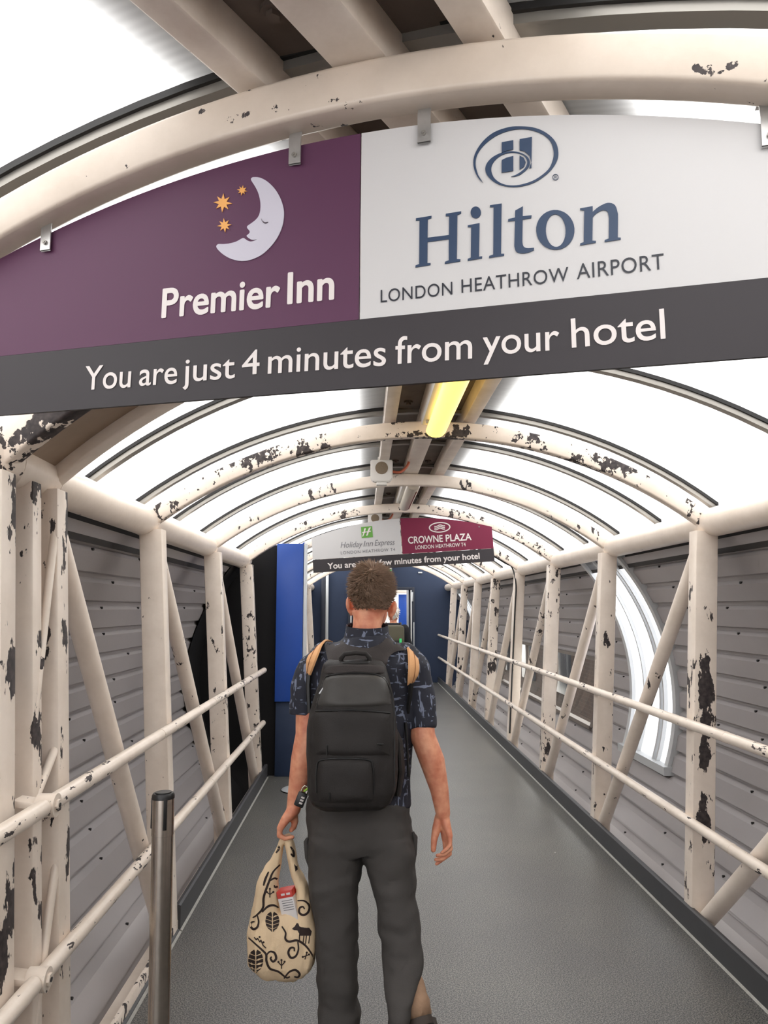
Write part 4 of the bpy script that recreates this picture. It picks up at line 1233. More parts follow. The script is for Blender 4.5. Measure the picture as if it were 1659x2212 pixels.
# right hand: palm turned back, fingers curling
def flat(bm, c, r, rot=None): add_sphere(bm, on_y(*c), r, 16, 10, rot=rot)
for kn, r_ in (((961, 1812, 2.913), .0125), ((967, 1814, 2.896), .0125), ((970, 1812, 2.878), .0122), ((972, 1806, 2.862), .011)):
    chain(bm, [(957.5, 1757, 2.886), ((957.5 + kn[0]) / 2 - .5, (1757 + kn[1]) / 2, (2.886 + kn[2]) / 2), kn], [.0215, .0165, r_])
for f, k in (([(961, 1812, 2.913), (963, 1841, 2.916), (953, 1858, 2.911), (943, 1866, 2.906)], 1), ([(967, 1814, 2.896), (971, 1844, 2.895), (957, 1855, 2.891), (941, 1857, 2.888)], 1.02),
             ([(970, 1812, 2.878), (973, 1834, 2.876), (960, 1845, 2.872), (944, 1848, 2.869)], .97), ([(972, 1806, 2.862), (972, 1825, 2.858), (963, 1836, 2.854), (954, 1842, 2.851)], .86)):
    chain(bm, f, [.0105 * k, .0096 * k, .0086 * k, .0068 * k])
chain(bm, [(951, 1766, 2.893), (943, 1790, 2.889), (938, 1812, 2.885), (936, 1836, 2.88)], [.021, .0165, .0125, .0095])
# left hand: fist round the bag handles
LHY = 2.905
for i, dy in enumerate((-.033, -.013, .008, .028)):
    k = (.88, .98, 1.0, .97)[i]; Yk = LHY + dy
    chain(bm, [(633, 1750, LHY + dy * .4), (617, 1770, LHY + dy * .85), (605, 1789, Yk)], [.023, .0175, .0125])
    chain(bm, [(605, 1789, Yk), (603.5, 1805, Yk), (616, 1811.5, Yk), (632, 1808, Yk)], [.0115 * k, .0102 * k, .0094 * k, .0076 * k])
chain(bm, [(633, 1756, LHY + .02), (637, 1774, LHY + .03), (635, 1786, LHY + .026), (629, 1793, LHY + .012)], [.019, .0135, .0108, .0085])
remeshed('body', bm, .0034, M['skin'], man, 4)
# hair
bm = bmesh.new()
rng = random.Random(3)
hc = HC + Vector((0, -.004, .012)); hr = Vector((.0805, .101, .1))
def hair_ok(d):      # d unit direction from head centre
    low = -.62 if d.y < .25 else (-.1 if d.y < .5 else .35)
    if abs(d.x) > .75 and d.y > -.25 and d.z < -.12: return False
    return d.z > low and d.y < .72
gridv = []
nz_, na = 22, 44
for i in range(nz_):
    th = math.pi * i / (nz_ - 1) * .72
    gridv.append([])
    for k in range(na):
        a = 2 * math.pi * k / na
        d = Vector((math.sin(th) * math.cos(a), math.sin(th) * math.sin(a), math.cos(th)))
        lim = 1.0 if hair_ok(d) else .93
        fr = 1 + .02 * noise.noise(d * 9)
        gridv[-1].append(hc + Vector((d.x * hr.x, d.y * hr.y, d.z * hr.z)) * lim * fr)
add_grid(bm, gridv, close=True)
crown = Vector((.02, -.45, .89)).normalized()
cnt = 0
while cnt < 2600:
    d = Vector((rng.gauss(0, 1), rng.gauss(0, 1), rng.gauss(0, 1))).normalized()
    if not hair_ok(d): continue
    cnt += 1
    p = hc + Vector((d.x * hr.x, d.y * hr.y, d.z * hr.z)) * .985
    flow = (d - crown * d.dot(crown))
    flow = flow.normalized() if flow.length > .05 else Vector((1, 0, 0))
    sw = crown.cross(flow) * .55
    up = max(0, d.z)
    dirv = (flow + sw + d * (.06 + .95 * up ** 3) + Vector((rng.gauss(0, .3), rng.gauss(0, .3), rng.gauss(0, .3)))).normalized()
    ln = (.014 + .019 * up) * rng.uniform(.7, 1.25) * (1 if d.z > -.3 else .55)
    w_ = rng.uniform(.0012, .0027)
    x_, y_ = frame_of(dirv)
    b0_ = [bm.verts.new(p + x_ * (w_ * math.cos(q)) + y_ * (w_ * math.sin(q))) for q in (0, 2.1, 4.2)]
    mid = p + dirv * ln * .55 + d * .001
    m_ = [bm.verts.new(mid + x_ * (w_ * .8 * math.cos(q)) + y_ * (w_ * .8 * math.sin(q))) for q in (0, 2.1, 4.2)]
    t_ = bm.verts.new(p + dirv * ln + flow * ln * .25)
    for k in range(3):
        bm.faces.new((b0_[k], b0_[(k + 1) % 3], m_[(k + 1) % 3], m_[k])); bm.faces.new((m_[k], m_[(k + 1) % 3], t_))
done('hair', bm, M['hair'], man, angle=80)
# shirt
def fold(p, amp, sx=9, sz=6, seed=0): return amp * noise.fractal(Vector((p.x * sx + seed, p.y * sx, p.z * sz)), 1, 2, 3)
bm = bmesh.new()
sect(bm, [(792, 1386, 66, 2.925, .075), (790, 1398, 96, 2.925, .088), (788, 1412, 114, 2.925, .1), (786, 1432, 122, 2.92, .112), (784, 1480, 120, 2.92, .122), (782, 1560, 113, 2.92, .124), (779, 1640, 109, 2.92, .122), (778, 1700, 108, 2.92, .124), (778, 1742, 108, 2.92, .124)], 26, 2.4)
sect(bm, [(793, 1372, 50, 2.93, .074), (793, 1386, 62, 2.928, .085), (793, 1402, 84, 2.925, .095)], 20)
sleeveL = [(704, 1420, 2.92), (682, 1446, 2.915), (665, 1490, 2.905), (657, 1548, 2.895)]
sleeveR = [(872, 1420, 2.92), (892, 1446, 2.915), (904, 1500, 2.905), (909, 1572, 2.89)]
for sl in (sleeveL, sleeveR):
    chain(bm, sl[:-1], [.062, .066, .062], 20)
    add_tube(bm, [on_y(*sl[-2]), on_y(*sl[-1])], [.062, .056], 22)
remeshed('shirt', bm, .006, M['shirt'], man, 3, lambda p: fold(p, .009, 8, 7, 3))
bm = bmesh.new()      # collar band
rows = []
for (y, hw, hd, dy) in ((1383, 51, .076, 0), (1366, 47, .072, 0), (1350, 45, .069, .0), (1352, 43, .066, 0), (1384, 46, .07, 0)):
    c = on_y(793, y, 2.93); r = hw / 569
    rows.append([c + Vector((r * math.cos(a), hd * math.sin(a), .012 * math.sin(a) - .0)) for a in [2 * math.pi * k / 32 for k in range(32)]])
add_grid(bm, rows, close=True); done('collar', bm, M['shirt'], man)
# trousers
bm = bmesh.new()
sect(bm, [(774, 1722, 106, 2.92, .128), (775, 1745, 112, 2.92, .13), (777, 1790, 116, 2.915, .132), (778, 1815, 117, 2.91, .128), (778, 1832, 110, 2.91, .115)], 26, 2.3)
sect(bm, [(718, 1800, 57, 2.905, .115), (723, 1840, 60, 2.9, .11), (722, 1890, 57, 2.895, .104), (724, 1950, 51, 2.89, .096), (726, 2010, 47, 2.885, .088), (727, 2080, 45, 2.88, .084), (730, 2150, 45, 2.875, .086), (734, 2214, 44, 2.87, .088), (734, 2226, 42, 2.87, .086)], 22, 2.2)
sect(bm, [(834, 1800, 59, 2.905, .115), (841, 1840, 57, 2.895, .11), (846, 1885, 51, 2.885, .104), (856, 1945, 44, 2.86, .095), (864, 2000, 44, 2.84, .088), (869, 2050, 45, 2.81, .086), (870, 2090, 43, 2.775, .084), (867, 2125, 38, 2.735, .08), (863, 2150, 31, 2.70, .076), (862, 2185, 26, 2.67, .07), (860, 2222, 25, 2.655, .066)], 22, 2.2)
remeshed('trousers', bm, .007, M['trousers'], man, 4, lambda p: fold(p, .011, 7, 9, 11) + .004 * noise.noise(Vector((p.x * 14, p.y * 14, p.z * 26))))
for (pts, dx) in (([(892, 1797), (897, 1808), (895, 1845), (890, 1880)], .012), ([(664, 1810), (661, 1818), (664, 1852), (668, 1872)], -.012)):
    bm = bmesh.new(); P = [on_y(x, y, 2.885) for x, y in pts]
    add_tube(bm, P, [.004, .009, .009, .004], 10); done('pocket_flap', bm, M['trousers'], man)
# boots
def boot(heel, ankle, toe, side, nm):
    heel, ankle, toe = Vector(heel), Vector(ankle), Vector(toe)
    bm = bmesh.new()
    ax = (toe - heel).normalized()
    chain(bm, [heel + (ankle - heel) * .25, heel.lerp(toe, .3) + (ankle - heel) * .38, heel.lerp(toe, .62) + (ankle - heel) * .1, toe], [.047, .045, .041, .032], 18)
    chain(bm, [heel + (ankle - heel) * .15, ankle], [.047, .045], 18)
    b_ = remeshed('boot', bm, .005, M['boot'], man, 5, lambda p: fold(p, .004, 20, 20))
    bm = bmesh.new()
    dn = -(ankle - heel - ax * (ankle - heel).dot(ax)).normalized(); sd = ax.cross(dn).normalized()
    rows = []
    for f, w_ in ((-.16, .016), (-.12, .034), (.0, .043), (.35, .04), (.7, .049), (.95, .044), (1.1, .026), (1.15, .008)):
        c = heel.lerp(toe, f)
        rows.append([c + sd * w_ * a + dn * q for a, q in ((-1, .02), (1, .02), (1.02, .044), (-1.02, .044))])
    V = add_grid(bm, rows, close=True); bm.faces.new(V[0]); bm.faces.new(V[-1][::-1])
    s_ = done('boot_sole', bm, M['sole'], None, angle=50)
    s_.parent = b_
hl = on_y(901, 2184, 2.705)
boot(hl, hl + Vector((-.014, .05, .05)), hl + Vector((.03, .2, -.115)), 1, 'boot')
g0 = on_y(734, 2235, 2.84); boot((g0.x, 2.83, .05), (g0.x, 2.86, .15), (g0.x - .03, 3.03, .05), -1, 'boot')

# ------------------------------------------------------------------ backpack
bp_ = empty('backpack', on_y(760, 1740, 2.74), 'black backpack worn by the man in the patterned shirt', 'backpack')
bm = bmesh.new()
PK = [(767, 1426, 58, 2.775, .04), (767, 1436, 68, 2.765, .055), (766, 1470, 76, 2.752, .075), (763, 1510, 86, 2.742, .09), (761, 1550, 94, 2.735, .1), (761, 1600, 98, 2.73, .106), (761, 1660, 99, 2.73, .108), (761, 1705, 96, 2.73, .104), (761, 1730, 86, 2.735, .092), (762, 1744, 70, 2.745, .07)]
sect(bm, PK, 30, 3.0)
remeshed('main_compartment', bm, .006, M['pack'], bp_, 5, lambda p: fold(p, .006, 11, 8, 5))
from mathutils.bvhtree import BVHTree
def bvh_of(o):
    return BVHTree.FromPolygons([o.matrix_world @ v.co for v in o.data.vertices], [tuple(p.vertices) for p in o.data.polygons])
def surf(tree, x, y, lift=.002):
    d = ray(x, y).normalized(); h = tree.ray_cast(CAM, d)
    if h[0] is None:
        q = tree.find_nearest(CAM + d * 2.8); return q[0] + q[1] * lift, q[1]
    return h[0] - d * lift, h[1]
bpy.context.view_layer.update()
pk = [c for c in bp_.children][0]
tree = bvh_of(pk)
def seam(pts, r, m, nm, parent, tr=None, lift=.0, n=5):
    bm = bmesh.new()
    P = [surf(tr or tree, p[0], p[1], lift)[0] for p in smooth_loop(pts, n, False)]
    add_tube(bm, P, r, 8)
    return done(nm, bm, m, parent)
def patch(outline, m, nm, parent, t=.012, tr=None, n=4, dens=9):
    """padded panel lying on the surface inside a traced outline"""
    lp = [Vector((p[0], p[1])) for p in smooth_loop(outline, n)]
    xs_ = [p.x for p in lp]; ys_ = [p.y for p in lp]
    cxx, cyy = sum(xs_) / len(lp), sum(ys_) / len(lp); c = Vector((cxx, cyy))
    bm = bmesh.new(); rows = []
    for q in range(dens + 1):
        f = 1.0 - q / dens * .97
        e = math.sqrt(min(1, (1 - f) * 5))
        rows.append([])
        for p in lp:
            z = c + (p - c) * f
            s, nn = surf(tr or tree, z.x, z.y, .0)
            rows[-1].append(s + (CAM - s).normalized() * (t * e - .002))
    V = add_grid(bm, rows, close=True); bm.faces.new(V[-1])
    return done(nm, bm, m, parent, angle=60)
M['pack_seam'] = mat('black_zip', (20, 19, 19), .5)
patch([(698, 1462), (765, 1456), (832, 1462), (848, 1500), (846, 1522), (765, 1528), (684, 1524), (690, 1492)], M['pack_shiny'], 'lid_panel', bp_, .012)
patch([(708, 1437), (826, 1437), (832, 1455), (765, 1452), (700, 1456)], M['pack_harness'], 'top_strap_band', bp_, .008)
patch([(676, 1552), (690, 1535), (830, 1538), (842, 1560), (844, 1625), (830, 1633), (690, 1632), (678, 1622)], M['pack'], 'front_pocket', bp_, .012)
patch([(684, 1660), (700, 1641), (790, 1641), (806, 1660), (808, 1722), (795, 1735), (700, 1735), (686, 1722)], M['pack'], 'lower_pocket', bp_, .012)
for pts in ([(684, 1530), (700, 1470), (716, 1458), (765, 1454), (820, 1460), (846, 1500), (852, 1580), (852, 1700)], [(684, 1712), (684, 1660), (700, 1640), (790, 1640), (806, 1660), (808, 1715)], [(682, 1536), (765, 1534), (842, 1540)], [(700, 1553), (765, 1550), (795, 1552), (802, 1566)]):
    seam(pts, .0032, M['pack_seam'], 'zip', bp_, None, .001)
for pts in ([(706, 1610), (706, 1632)], [(712, 1712), (712, 1728)], [(815, 1607), (828, 1608)]):
    seam(pts, .003, M['pack_seam'], 'pull_cord', bp_, None, .012)
bm = bmesh.new(); a_ = surf(tree, 698, 1486, .004)[0]; b_ = surf(tree, 690, 1499, .004)[0]; add_tube(bm, [a_, b_], [.0022, .0032], 8); done('zip_pull', bm, M['alu_light'], bp_, label='silver zip pull')
# harness yoke
yk = [(733, 1375), (740, 1385), (752, 1393), (790, 1400), (814, 1394), (827, 1386), (834, 1378), (848, 1384), (862, 1393), (876, 1404), (860, 1406), (846, 1413), (838, 1424), (832, 1440), (790, 1440), (750, 1440), (711, 1440), (708, 1425), (704, 1408), (702, 1390), (716, 1382)]
bm = bmesh.new()
bpy.context.view_layer.update()
shirt_tree = bvh_of([c for c in man.children if c.name.startswith('shirt')][0])
lp = [Vector(p) for p in smooth_loop(yk, 3)]
def tri_fill(loop):
    b = bmesh.new(); vs = [b.verts.new((p.x, p.y, 0)) for p in loop]
    es = [b.edges.new((vs[i], vs[(i + 1) % len(vs)])) for i in range(len(vs))]
    bmesh.ops.triangle_fill(b, edges=es, use_beauty=True)
    bmesh.ops.subdivide_edges(b, edges=[e for e in b.edges if not e.is_boundary], cuts=1)
    bmesh.ops.triangulate(b, faces=b.faces)
    return b
tf = tri_fill(lp)
def yoke_pt(x, y, off):
    d = ray(x, y).normalized(); h = shirt_tree.ray_cast(CAM, d)
    p = h[0] if h[0] is not None else shirt_tree.find_nearest(CAM + d * 2.95)[0]
    if y > 1412:
        q = on_y(x, y, 2.775); k = min(1, (y - 1412) / 20); p = p.lerp(q, k * .8)
    return p - d * off
vm = {}
for off, flip in ((.014, 0), (.002, 1)):
    idx = {v: bm.verts.new(yoke_pt(v.co.x, v.co.y, off)) for v in tf.verts}
    vm[flip] = idx
    for f in tf.faces:
        vv = [idx[v] for v in f.verts]
        bm.faces.new(vv[::-1] if flip else vv)
for e in tf.edges:
    if e.is_boundary:
        a, b = e.verts
        bm.faces.new((vm[0][a], vm[0][b], vm[1][b], vm[1][a]))
tf.free()
done('harness_yoke', bm, M['pack_harness'], bp_, angle=50)
bm = bmesh.new(); add_tube(bm, [on_y(x, y, Y) for x, y, Y in ((736, 1436, 2.745), (737, 1422, 2.74), (744, 1413, 2.735), (768, 1410, 2.735), (790, 1412, 2.735), (798, 1421, 2.74), (800, 1436, 2.745))], .0085, 12); done('grab_handle', bm, M['pack'], bp_)
patch([(738, 1433), (742, 1418), (768, 1414), (794, 1418), (798, 1433)], M['pack_seam'], 'handle_recess', bp_, .006)
bm = bmesh.new(); add_tube(bm, [on_y(x, y, Y) for x, y, Y in ((876, 1560, 2.83), (879, 1600, 2.82), (881, 1640, 2.815), (883, 1678, 2.81))], [.006, .0045, .004, .006], 8); done('loose_strap', bm, M['pack_seam'], bp_)
# side pocket bulge on the right
bm = bmesh.new(); sect(bm, [(852, 1575, 6, 2.79, .03), (860, 1600, 10, 2.79, .05), (864, 1660, 11, 2.79, .052), (858, 1715, 8, 2.79, .04)], 14); done('side_pocket', bm, M['pack'], bp_)

# tan straps over the shoulders, of a bag carried in front
cb = empty('front_bag', on_y(788, 1560, 3.08), 'bag carried on the chest by two tan shoulder straps', 'bag')
def shoulder(pts, wv, nm):
    q_ = smooth_loop([Vector((p[0], p[1], p[2] * 100, w * 1000)) for p, w in zip(pts, wv)], 5, False)
    pts = [(p[0], p[1], p[2] / 100) for p in q_]; wv = [p[3] / 1000 for p in q_]
    bm = bmesh.new(); rows = []
    for (x, y, Y), w_ in zip(pts, wv):
        c = on_y(x, y, Y); rows.append((c, w_))
    P = [c for c, _ in rows]
    G_ = []
    for i, (c, w_) in enumerate(rows):
        t = (P[min(i + 1, len(P) - 1)] - P[max(i - 1, 0)]).normalized()
        ctr = on_y(786, 1450, 2.92); outw = (c - Vector((ctr.x + (c.x - ctr.x) * .55, 2.93, c.z - .05))).normalized()
        sd = t.cross(outw).normalized()
        G_.append([c + sd * a * w_ / 2 + outw * q for a, q in ((-1, 0), (-.9, .008), (0, .011), (.9, .008), (1, 0), (0, -.004))])
    V = add_grid(bm, G_, close=True); bm.faces.new(V[0]); bm.faces.new(V[-1][::-1])
    o = done(nm, bm, M['tan'], cb, angle=60)
    bm = bmesh.new()
    add_tube(bm, [r[2] + (r[2] - r[5]).normalized() * .0006 for r in G_], .0014, 6); s_ = done('stitching', bm, mat('tan_stitch', (150, 100, 62), .8), None); s_.parent = o
    return P
shoulder([(866, 1402, 3.0), (880, 1404, 2.93), (890, 1416, 2.855), (893, 1440, 2.825), (891, 1462, 2.825), (886, 1478, 2.84)], [.045, .046, .047, .048, .046, .036], 'shoulder_strap')
shoulder([(712, 1396, 3.0), (698, 1394, 2.93), (684, 1406, 2.855), (674, 1426, 2.825), (669, 1446, 2.83), (667, 1460, 2.845)], [.045, .046, .046, .044, .036, .026], 'shoulder_strap')
for pts in (((888, 1476, 2.83), (886, 1500, 2.83), (880, 1540, 2.85)), ((668, 1456, 2.835), (666, 1480, 2.82), (668, 1540, 2.82))):
    bm = bmesh.new(); add_tube(bm, [on_y(*p) for p in pts], [.011, .009, .008], 6); done('black_webbing', bm, M['pack_seam'], cb)
bm = bmesh.new(); sect(bm, [(788, 1430, 60, 3.08, .05), (788, 1480, 80, 3.09, .07), (788, 1600, 84, 3.1, .075), (788, 1680, 70, 3.09, .06)], 18, 3); done('bag_body', bm, M['pack'], cb)

# padlock dangling from the pack
pl_ = empty('padlock', on_y(650, 1728, 2.78), 'small black combination padlock dangling at the left of the backpack', 'padlock')
lk0, lk1 = on_y(656, 1712, 2.77), on_y(644, 1742, 2.77)
ang = math.atan2(lk1.x - lk0.x, -(lk1.z - lk0.z)); rot = Matrix.Rotation(-ang, 3, 'Y').inverted() if 0 else Matrix.Rotation(ang, 3, 'Y')
ld = (lk1 - lk0).normalized()
rotm = Matrix((Vector((-ld.z, 0, ld.x)), Vector((0, 1, 0)), -ld)).transposed()
bm = bmesh.new(); add_box(bm, lk0.lerp(lk1, .5), (.034, .016, .05), rotm, .005); lb = done('lock_body', bm, M['black_plastic'], pl_)
for k in range(3):
    bm = bmesh.new(); add_box(bm, lk0.lerp(lk1, .5 + (k - 1) * .2) + Vector((0, -.0085, 0)) + rotm @ Vector((.004, 0, 0)), (.012, .003, .006), rotm, .001); s_ = done('number_wheel', bm, M['ink_white'], None); s_.parent = lb
bm = bmesh.new(); sx_ = rotm @ Vector((1, 0, 0)); p0_ = lk0 + ld * .003
add_tube(bm, [p0_ - sx_ * .01, p0_ - sx_ * .01 - ld * .018, p0_ - sx_ * .005 - ld * .026, p0_ + sx_ * .005 - ld * .026, p0_ + sx_ * .01 - ld * .018, p0_ + sx_ * .01], .0026, 10); done('shackle', bm, M['steel'], pl_)
bm = bmesh.new(); add_tube(bm, [on_y(657, 1709, 2.775), on_y(662, 1706, 2.77), on_y(668, 1700, 2.765)], .004, 8); done('green_loop', bm, mat('lime_cord', (150, 190, 70), .5), pl_)

# ------------------------------------------------------------------ patterned tote bag in the left hand
tb = empty('tote_bag', on_y(608, 2118, 2.92), 'cream cotton tote bag with dark brown swirls and animals, held in the left hand', 'bag')
TY = 2.915
bm = bmesh.new()
body = [(614, 1968, 62, TY, .045), (610, 1985, 70, TY, .058), (608, 2010, 74, TY, .068), (608, 2048, 74, TY, .074), (608, 2078, 73, TY, .07), (609, 2092, 66, TY, .06), (611, 2105, 45, TY, .045), (622, 2118, 14, TY, .015)]
sect(bm, body, 34, 3.2)
hl1 = [(613, 1806, 6, LHY - .004, .026), (604, 1829, 8, TY - .01, .03), (591, 1866, 15, TY - .01, .034), (580, 1907, 23, TY - .006, .04), (575, 1954, 30, TY - .002, .046), (573, 1990, 33, TY, .05)]
hl2 = [(621, 1806, 6, LHY - .004, .026), (627, 1839, 8, TY - .01, .03), (638, 1880, 12, TY - .01, .034), (652, 1920, 14, TY - .006, .04), (660, 1954, 19, TY - .002, .046), (660, 1990, 20, TY, .05)]
sect(bm, hl1, 20, 2.4); sect(bm, hl2, 20, 2.4)
o_ = remeshed('bag_body', bm, .005, M['tote'], tb, 3, lambda p: .0075 * noise.fractal(Vector((p.x * 26, p.y * 10, p.z * 7)), 1, 2, 3))
o_.data.materials.append(M['tote_ink'])
bpy.context.view_layer.update()
bt = bvh_of(o_)
ink = bmesh.new()
def c2(x, y): return (500 + x / 2.9625, 1650 + y / 2.9625)
def bag_surf(x, y):
    px_, py_ = c2(x, y); d = ray(px_, py_).normalized(); h = bt.ray_cast(CAM, d)
    return None if h[0] is None else h[0] - d * .0016
def stroke(pts, w_=13, n=6, taper=True):
    P = smooth_loop(pts, n, False); L_, R_ = [], []
    for i, p in enumerate(P):
        t = (P[min(i + 1, len(P) - 1)] - P[max(i - 1, 0)]); t = Vector((-t.y, t.x)).normalized()
        f = i / (len(P) - 1); h_ = w_ / 2 * ((.55 + .45 * math.sin(math.pi * f)) if taper else 1)
        L_.append(bag_surf(*(p + t * h_))); R_.append(bag_surf(*(p - t * h_)))
    for i in range(len(P) - 1):
        q = [L_[i], L_[i + 1], R_[i + 1], R_[i]]
        if all(v is not None for v in q) and max((a - b).length for a in q for b in q) < .06: ink.faces.new([ink.verts.new(v) for v in q])
def blob(pts, hole=None, n=1):
    """filled print: fan of strips"""
    P = smooth_loop(pts, n); c = sum(P, Vector((0, 0))) / len(P)
    for i in range(len(P)):
        a, b = P[i], P[(i + 1) % len(P)]
        for k in range(4):
            f0, f1 = k / 4, (k + 1) / 4
            q = [bag_surf(*(c + (a - c) * f0)), bag_surf(*(c + (a - c) * f1)), bag_surf(*(c + (b - c) * f1)), bag_surf(*(c + (b - c) * f0))]
            if all(v is not None for v in q) and max((u - v).length for u in q for v in q) < .06:
                q = q[1:] if k == 0 else q
                ink.faces.new([ink.verts.new(v) for v in q])
for st_ in ([(312, 645), (268, 690), (242, 750), (207, 850), (202, 920), (165, 965), (135, 985)], [(245, 750), (275, 732), (300, 746), (298, 780), (280, 790), (274, 776)], [(196, 950), (230, 915), (268, 905), (302, 920)],
            [(165, 970), (174, 1010), (165, 1045), (140, 1058), (122, 1038), (130, 1014), (148, 1010)], [(95, 1100), (150, 1150), (200, 1195), (222, 1222), (224, 1262), (246, 1310), (300, 1330), (350, 1368), (374, 1362)],
            [(222, 1228), (245, 1202), (275, 1210), (286, 1245), (266, 1266), (250, 1246), (258, 1234)], [(322, 1040), (346, 1080), (345, 1120), (370, 1138), (420, 1130), (470, 1160), (508, 1208), (530, 1250)],
            [(425, 1140), (428, 1190), (410, 1232), (380, 1240), (364, 1210), (376, 1180), (400, 1178), (402, 1200)], [(422, 876), (468, 878), (498, 910), (490, 950), (460, 968), (434, 952), (436, 924), (456, 914), (468, 930)],
            [(336, 1374), (370, 1332), (410, 1320), (436, 1345), (425, 1366), (402, 1362)], [(205, 780), (216, 740), (238, 690)], [(290, 520), (305, 540), (285, 570)], [(378, 530), (396, 560), (398, 592), (380, 575)]):
    stroke(st_, 15)
for ln_ in ([(145, 1110), (160, 1128)], [(160, 1128), (166, 1114)], [(166, 1114), (182, 1142)], [(182, 1142), (188, 1126)], [(188, 1126), (202, 1162)], [(202, 1162), (222, 1180)], [(320, 1262), (320, 1312)], [(320, 1292), (302, 1272)], [(320, 1292), (338, 1272)],
            [(470, 1252), (482, 1212)], [(458, 1236), (494, 1222)], [(246, 805), (246, 856)], [(228, 822), (246, 836)], [(266, 822), (246, 836)], [(436, 1090), (434, 1142)], [(464, 1096), (458, 1150)], [(480, 1096), (474, 1152)], [(502, 1090), (494, 1150)], [(402, 925), (398, 948)]):
    stroke([ln_[0], ((ln_[0][0] + ln_[1][0]) / 2, (ln_[0][1] + ln_[1][1]) / 2), ln_[1]], 7, 2, False)
blob([(386, 1056), (405, 1040), (418, 1018), (428, 1022), (434, 1040), (498, 1050), (514, 1072), (508, 1100), (440, 1100), (422, 1066), (400, 1064)])
blob([(400, 640), (428, 645), (424, 676), (410, 690)])
for (dx_, dy_) in ((300, 1268), (340, 1266), (320, 1256), (482, 1208), (456, 1236), (496, 1220), (226, 820), (268, 820), (246, 800), (180, 1108), (205, 1142)):
    blob(circ(dx_, dy_, 7, 7, 0, 8))
for (lx, ly, rx, ry) in ((262, 1012, 45, 61), (155, 1265, 48, 72)):     # leaves, split by unprinted veins
    for s_ in (-1, 1):
        for k in range(5):
            t0_, t1_ = -1 + .4 * k + .02, -1 + .4 * (k + 1) - .05
            ed = lambda t: rx * math.sqrt(max(0, 1 - t * t))
            tt = [t0_, (t0_ + t1_) / 2, t1_]
            pts = [(lx + s_ * 3.5, ly + t0_ * ry + 8)] + [(lx + s_ * max(4, ed(min(.98, max(-.98, t)))), ly + t * ry - 6) for t in tt] + [(lx + s_ * 3.5, ly + t1_ * ry + 8)]
            blob([p for p in pts])
for f in ink.faces: f.material_index = 1
bmm = bmesh.new(); bmm.from_mesh(o_.data)
mtmp = bpy.data.meshes.new('ink'); ink.to_mesh(mtmp); ink.free()
nf = len(bmm.faces); bmm.from_mesh(mtmp)
bmm.to_mesh(o_.data); bmm.free(); bpy.data.meshes.remove(mtmp); o_.data.shade_smooth()
# red and white carton in the bag
ct = empty('carton', on_y(624, 1960, TY), 'red and white carton poking out of the patterned tote bag', 'carton')
rc = Matrix.Rotation(R(-14), 3, 'Y') @ Matrix.Rotation(R(-14), 3, 'Z')
cc_ = on_y(625, 1952, TY - .02)
bm = bmesh.new(); add_box(bm, cc_, (.058, .045, .105), rc, .002)
for q in range(5): add_box(bm, cc_ + rc @ Vector((.004, -.0226, .02 - .008 * q)), (.04, .001, .002), rc, 0, 1)
k_ = done('box', bm, [M['carton'], M['ink_grey']], ct)
bm = bmesh.new(); add_box(bm, cc_ + rc @ Vector((0, -.0005, .041)), (.0588, .0458, .024), rc, .002)
for q in range(2): add_box(bm, cc_ + rc @ Vector((-.006 + .02 * q, -.0236, .042)), (.014, .001, .007), rc, 0, 1)
s_ = done('red_end', bm, [M['carton_red'], M['carton']], None, label='red printed end'); s_.parent = k_

# ------------------------------------------------------------------ person further ahead, mostly hidden
p2 = empty('person', (.42, 11.8, 0), 'person with white hair and an olive backpack walking far ahead, mostly hidden behind the man', 'person')
bm = bmesh.new()
bx, by = .455, 11.8
def V2(x, y, z): return Vector((bx + x, by + y, z))
add_sphere(bm, V2(0, .03, 1.49), (.075, .09, .11)); add_tube(bm, [V2(0, .01, 1.42), V2(0, 0, 1.3)], [.05, .07], 14)
add_sphere(bm, V2(0, .11, 1.47), (.02, .03, .025))
add_tube(bm, [V2(0, 0, 1.36), V2(0, 0, 1.28), V2(0, 0, 1.1), V2(0, 0, .85), V2(0, 0, .75)], [.09, .16, .15, .15, .13], 18)
for s in (-1, 1):
    chain(bm, [V2(s * .18, 0, 1.28), V2(s * .23, -.02, 1.02), V2(s * .24, .06, .8)], [.055, .045, .03])
    chain(bm, [V2(s * .09, 0, .8), V2(s * .1, s * .06, .45), V2(s * .1, s * .16 - .06, .08)], [.09, .065, .045])
    chain(bm, [V2(s * .1, s * .16 - .06, .06), V2(s * .11, s * .16 + .1, .035)], [.04, .032])
    for k in range(4): chain(bm, [V2(s * .24, .04 + .018 * k, .79), V2(s * .245, .05 + .016 * k, .74), V2(s * .225, .055 + .014 * k, .70)], [.01, .009, .007], 8)
    chain(bm, [V2(s * .235, .09, .79), V2(s * .21, .115, .75)], [.011, .008], 8)
remeshed('body', bm, .008, M['skin'], p2, 3)
bm = bmesh.new(); add_tube(bm, [V2(0, 0, 1.38), V2(0, 0, 1.29), V2(0, 0, 1.1), V2(0, 0, .84)], [.1, .18, .168, .172], 20)
for s in (-1, 1): chain(bm, [V2(s * .17, 0, 1.29), V2(s * .23, -.02, 1.03), V2(s * .242, .05, .85)], [.07, .06, .045])
remeshed('jacket', bm, .012, cloth_mat('dark_jacket', (40, 40, 44)), p2, 3)
bm = bmesh.new()
add_tube(bm, [V2(0, 0, .88), V2(0, 0, .74)], [.168, .15], 18)
for s in (-1, 1): chain(bm, [V2(s * .085, 0, .78), V2(s * .1, s * .06, .45), V2(s * .1, s * .16 - .06, .1)], [.1, .078, .065])
remeshed('trousers', bm, .012, cloth_mat('dark_jeans', (48, 52, 64)), p2, 3)
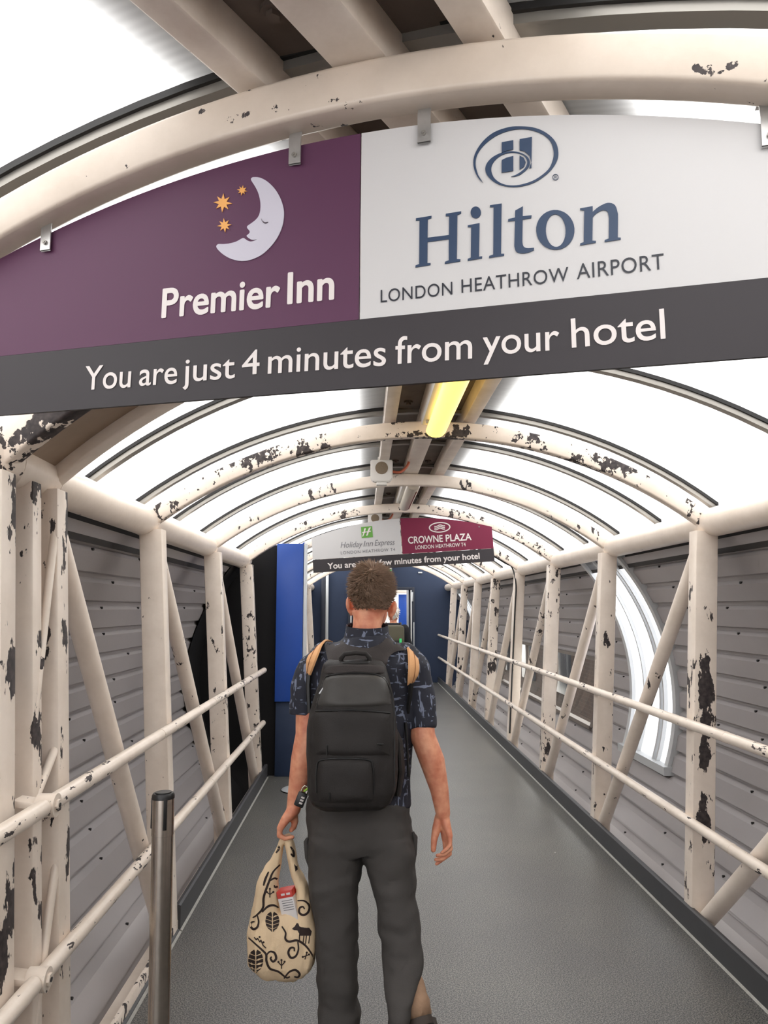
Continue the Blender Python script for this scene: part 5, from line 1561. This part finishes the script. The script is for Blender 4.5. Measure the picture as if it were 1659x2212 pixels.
bm = bmesh.new(); add_sphere(bm, V2(0, -.005, 1.53), (.088, .1, .095), 18, 12); 
for k in range(160):
    d = Vector((rng.gauss(0, 1), rng.gauss(-.4, 1), rng.gauss(.2, 1))).normalized()
    c = V2(0, -.005, 1.53) + Vector((d.x * .088, d.y * .1, d.z * .095)); add_tube(bm, [c, c + (d + Vector((0, 0, -.5))).normalized() * .03], [.008, .002], 5)
done('hair', bm, mat('white_hair', (232, 228, 222), .6, 0, .3, .15, 60), p2)
b2 = empty('backpack', (bx, by - .25, 1.0), 'olive backpack with a green tag on the white-haired person far ahead', 'backpack')
bm = bmesh.new(); add_box(bm, V2(0, -.26, 1.12), (.3, .18, .46), None, .05); done('main_compartment', bm, cloth_mat('olive_nylon', (96, 92, 78)), b2)
bm = bmesh.new(); add_box(bm, V2(.0, -.37, 1.02), (.24, .06, .22), None, .025); done('front_pocket', bm, M['pack'], b2)
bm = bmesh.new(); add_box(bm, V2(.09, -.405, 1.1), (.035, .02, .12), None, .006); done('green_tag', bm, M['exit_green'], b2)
for s in (-1, 1):
    bm = bmesh.new(); add_tube(bm, smooth_loop([V2(s * .1, -.17, 1.3), V2(s * .11, -.06, 1.375), V2(s * .11, .12, 1.33), V2(s * .13, .18, 1.1), V2(s * .15, .02, .95), V2(s * .13, -.16, .95)], 4, False), .014, 8); done('strap', bm, M['pack'], b2)

# ------------------------------------------------------------------ cables on the right
bm = bmesh.new()
yd = BAYS[3]; pdt = [at(far_st(yd - .0), o, arc(ARC_R, o) - .01) for o in (.75, .95, 1.15, 1.3, 1.38)] + [tr_pt(far_st(yd - .06), 1, t, -.045) for t in (.93, .8, .6, .4, .2, .1)]
add_tube(bm, smooth_loop(pdt, 4, False), .0085, 8)
cbk = tag(done('black_cable', bm, M['black_plastic']), 'black cable clipped down a right-hand post beyond the small sign', 'cable')
bm = bmesh.new()
a_ = tr_pt(far_st(5.5), 1, .2, .02)
add_tube(bm, smooth_loop([tr_pt(far_st(5.66), 1, .17, -.03), tr_pt(far_st(5.72), 1, .12, .0), tr_pt(far_st(5.9), 1, .085, .03), tr_pt(far_st(6.1), 1, .075, .05)], 5, False), .008, 8)
tag(done('loose_cable', bm, M['black_plastic']), 'short loose black cable drooping at the foot of a right-hand post', 'cable')
# round conduit following the roof beside the second glazing bar on the right
bm = bmesh.new()
add_tube(bm, [at(far_st(2.62, .28), o, arc(ROOF_R - .06, o)) for o in [.3 + .05 * k for k in range(25)]], .016, 10)
tag(done('roof_conduit', bm, M['gasket']), 'dark round conduit following the roof curve just past the bend on the right', 'conduit')
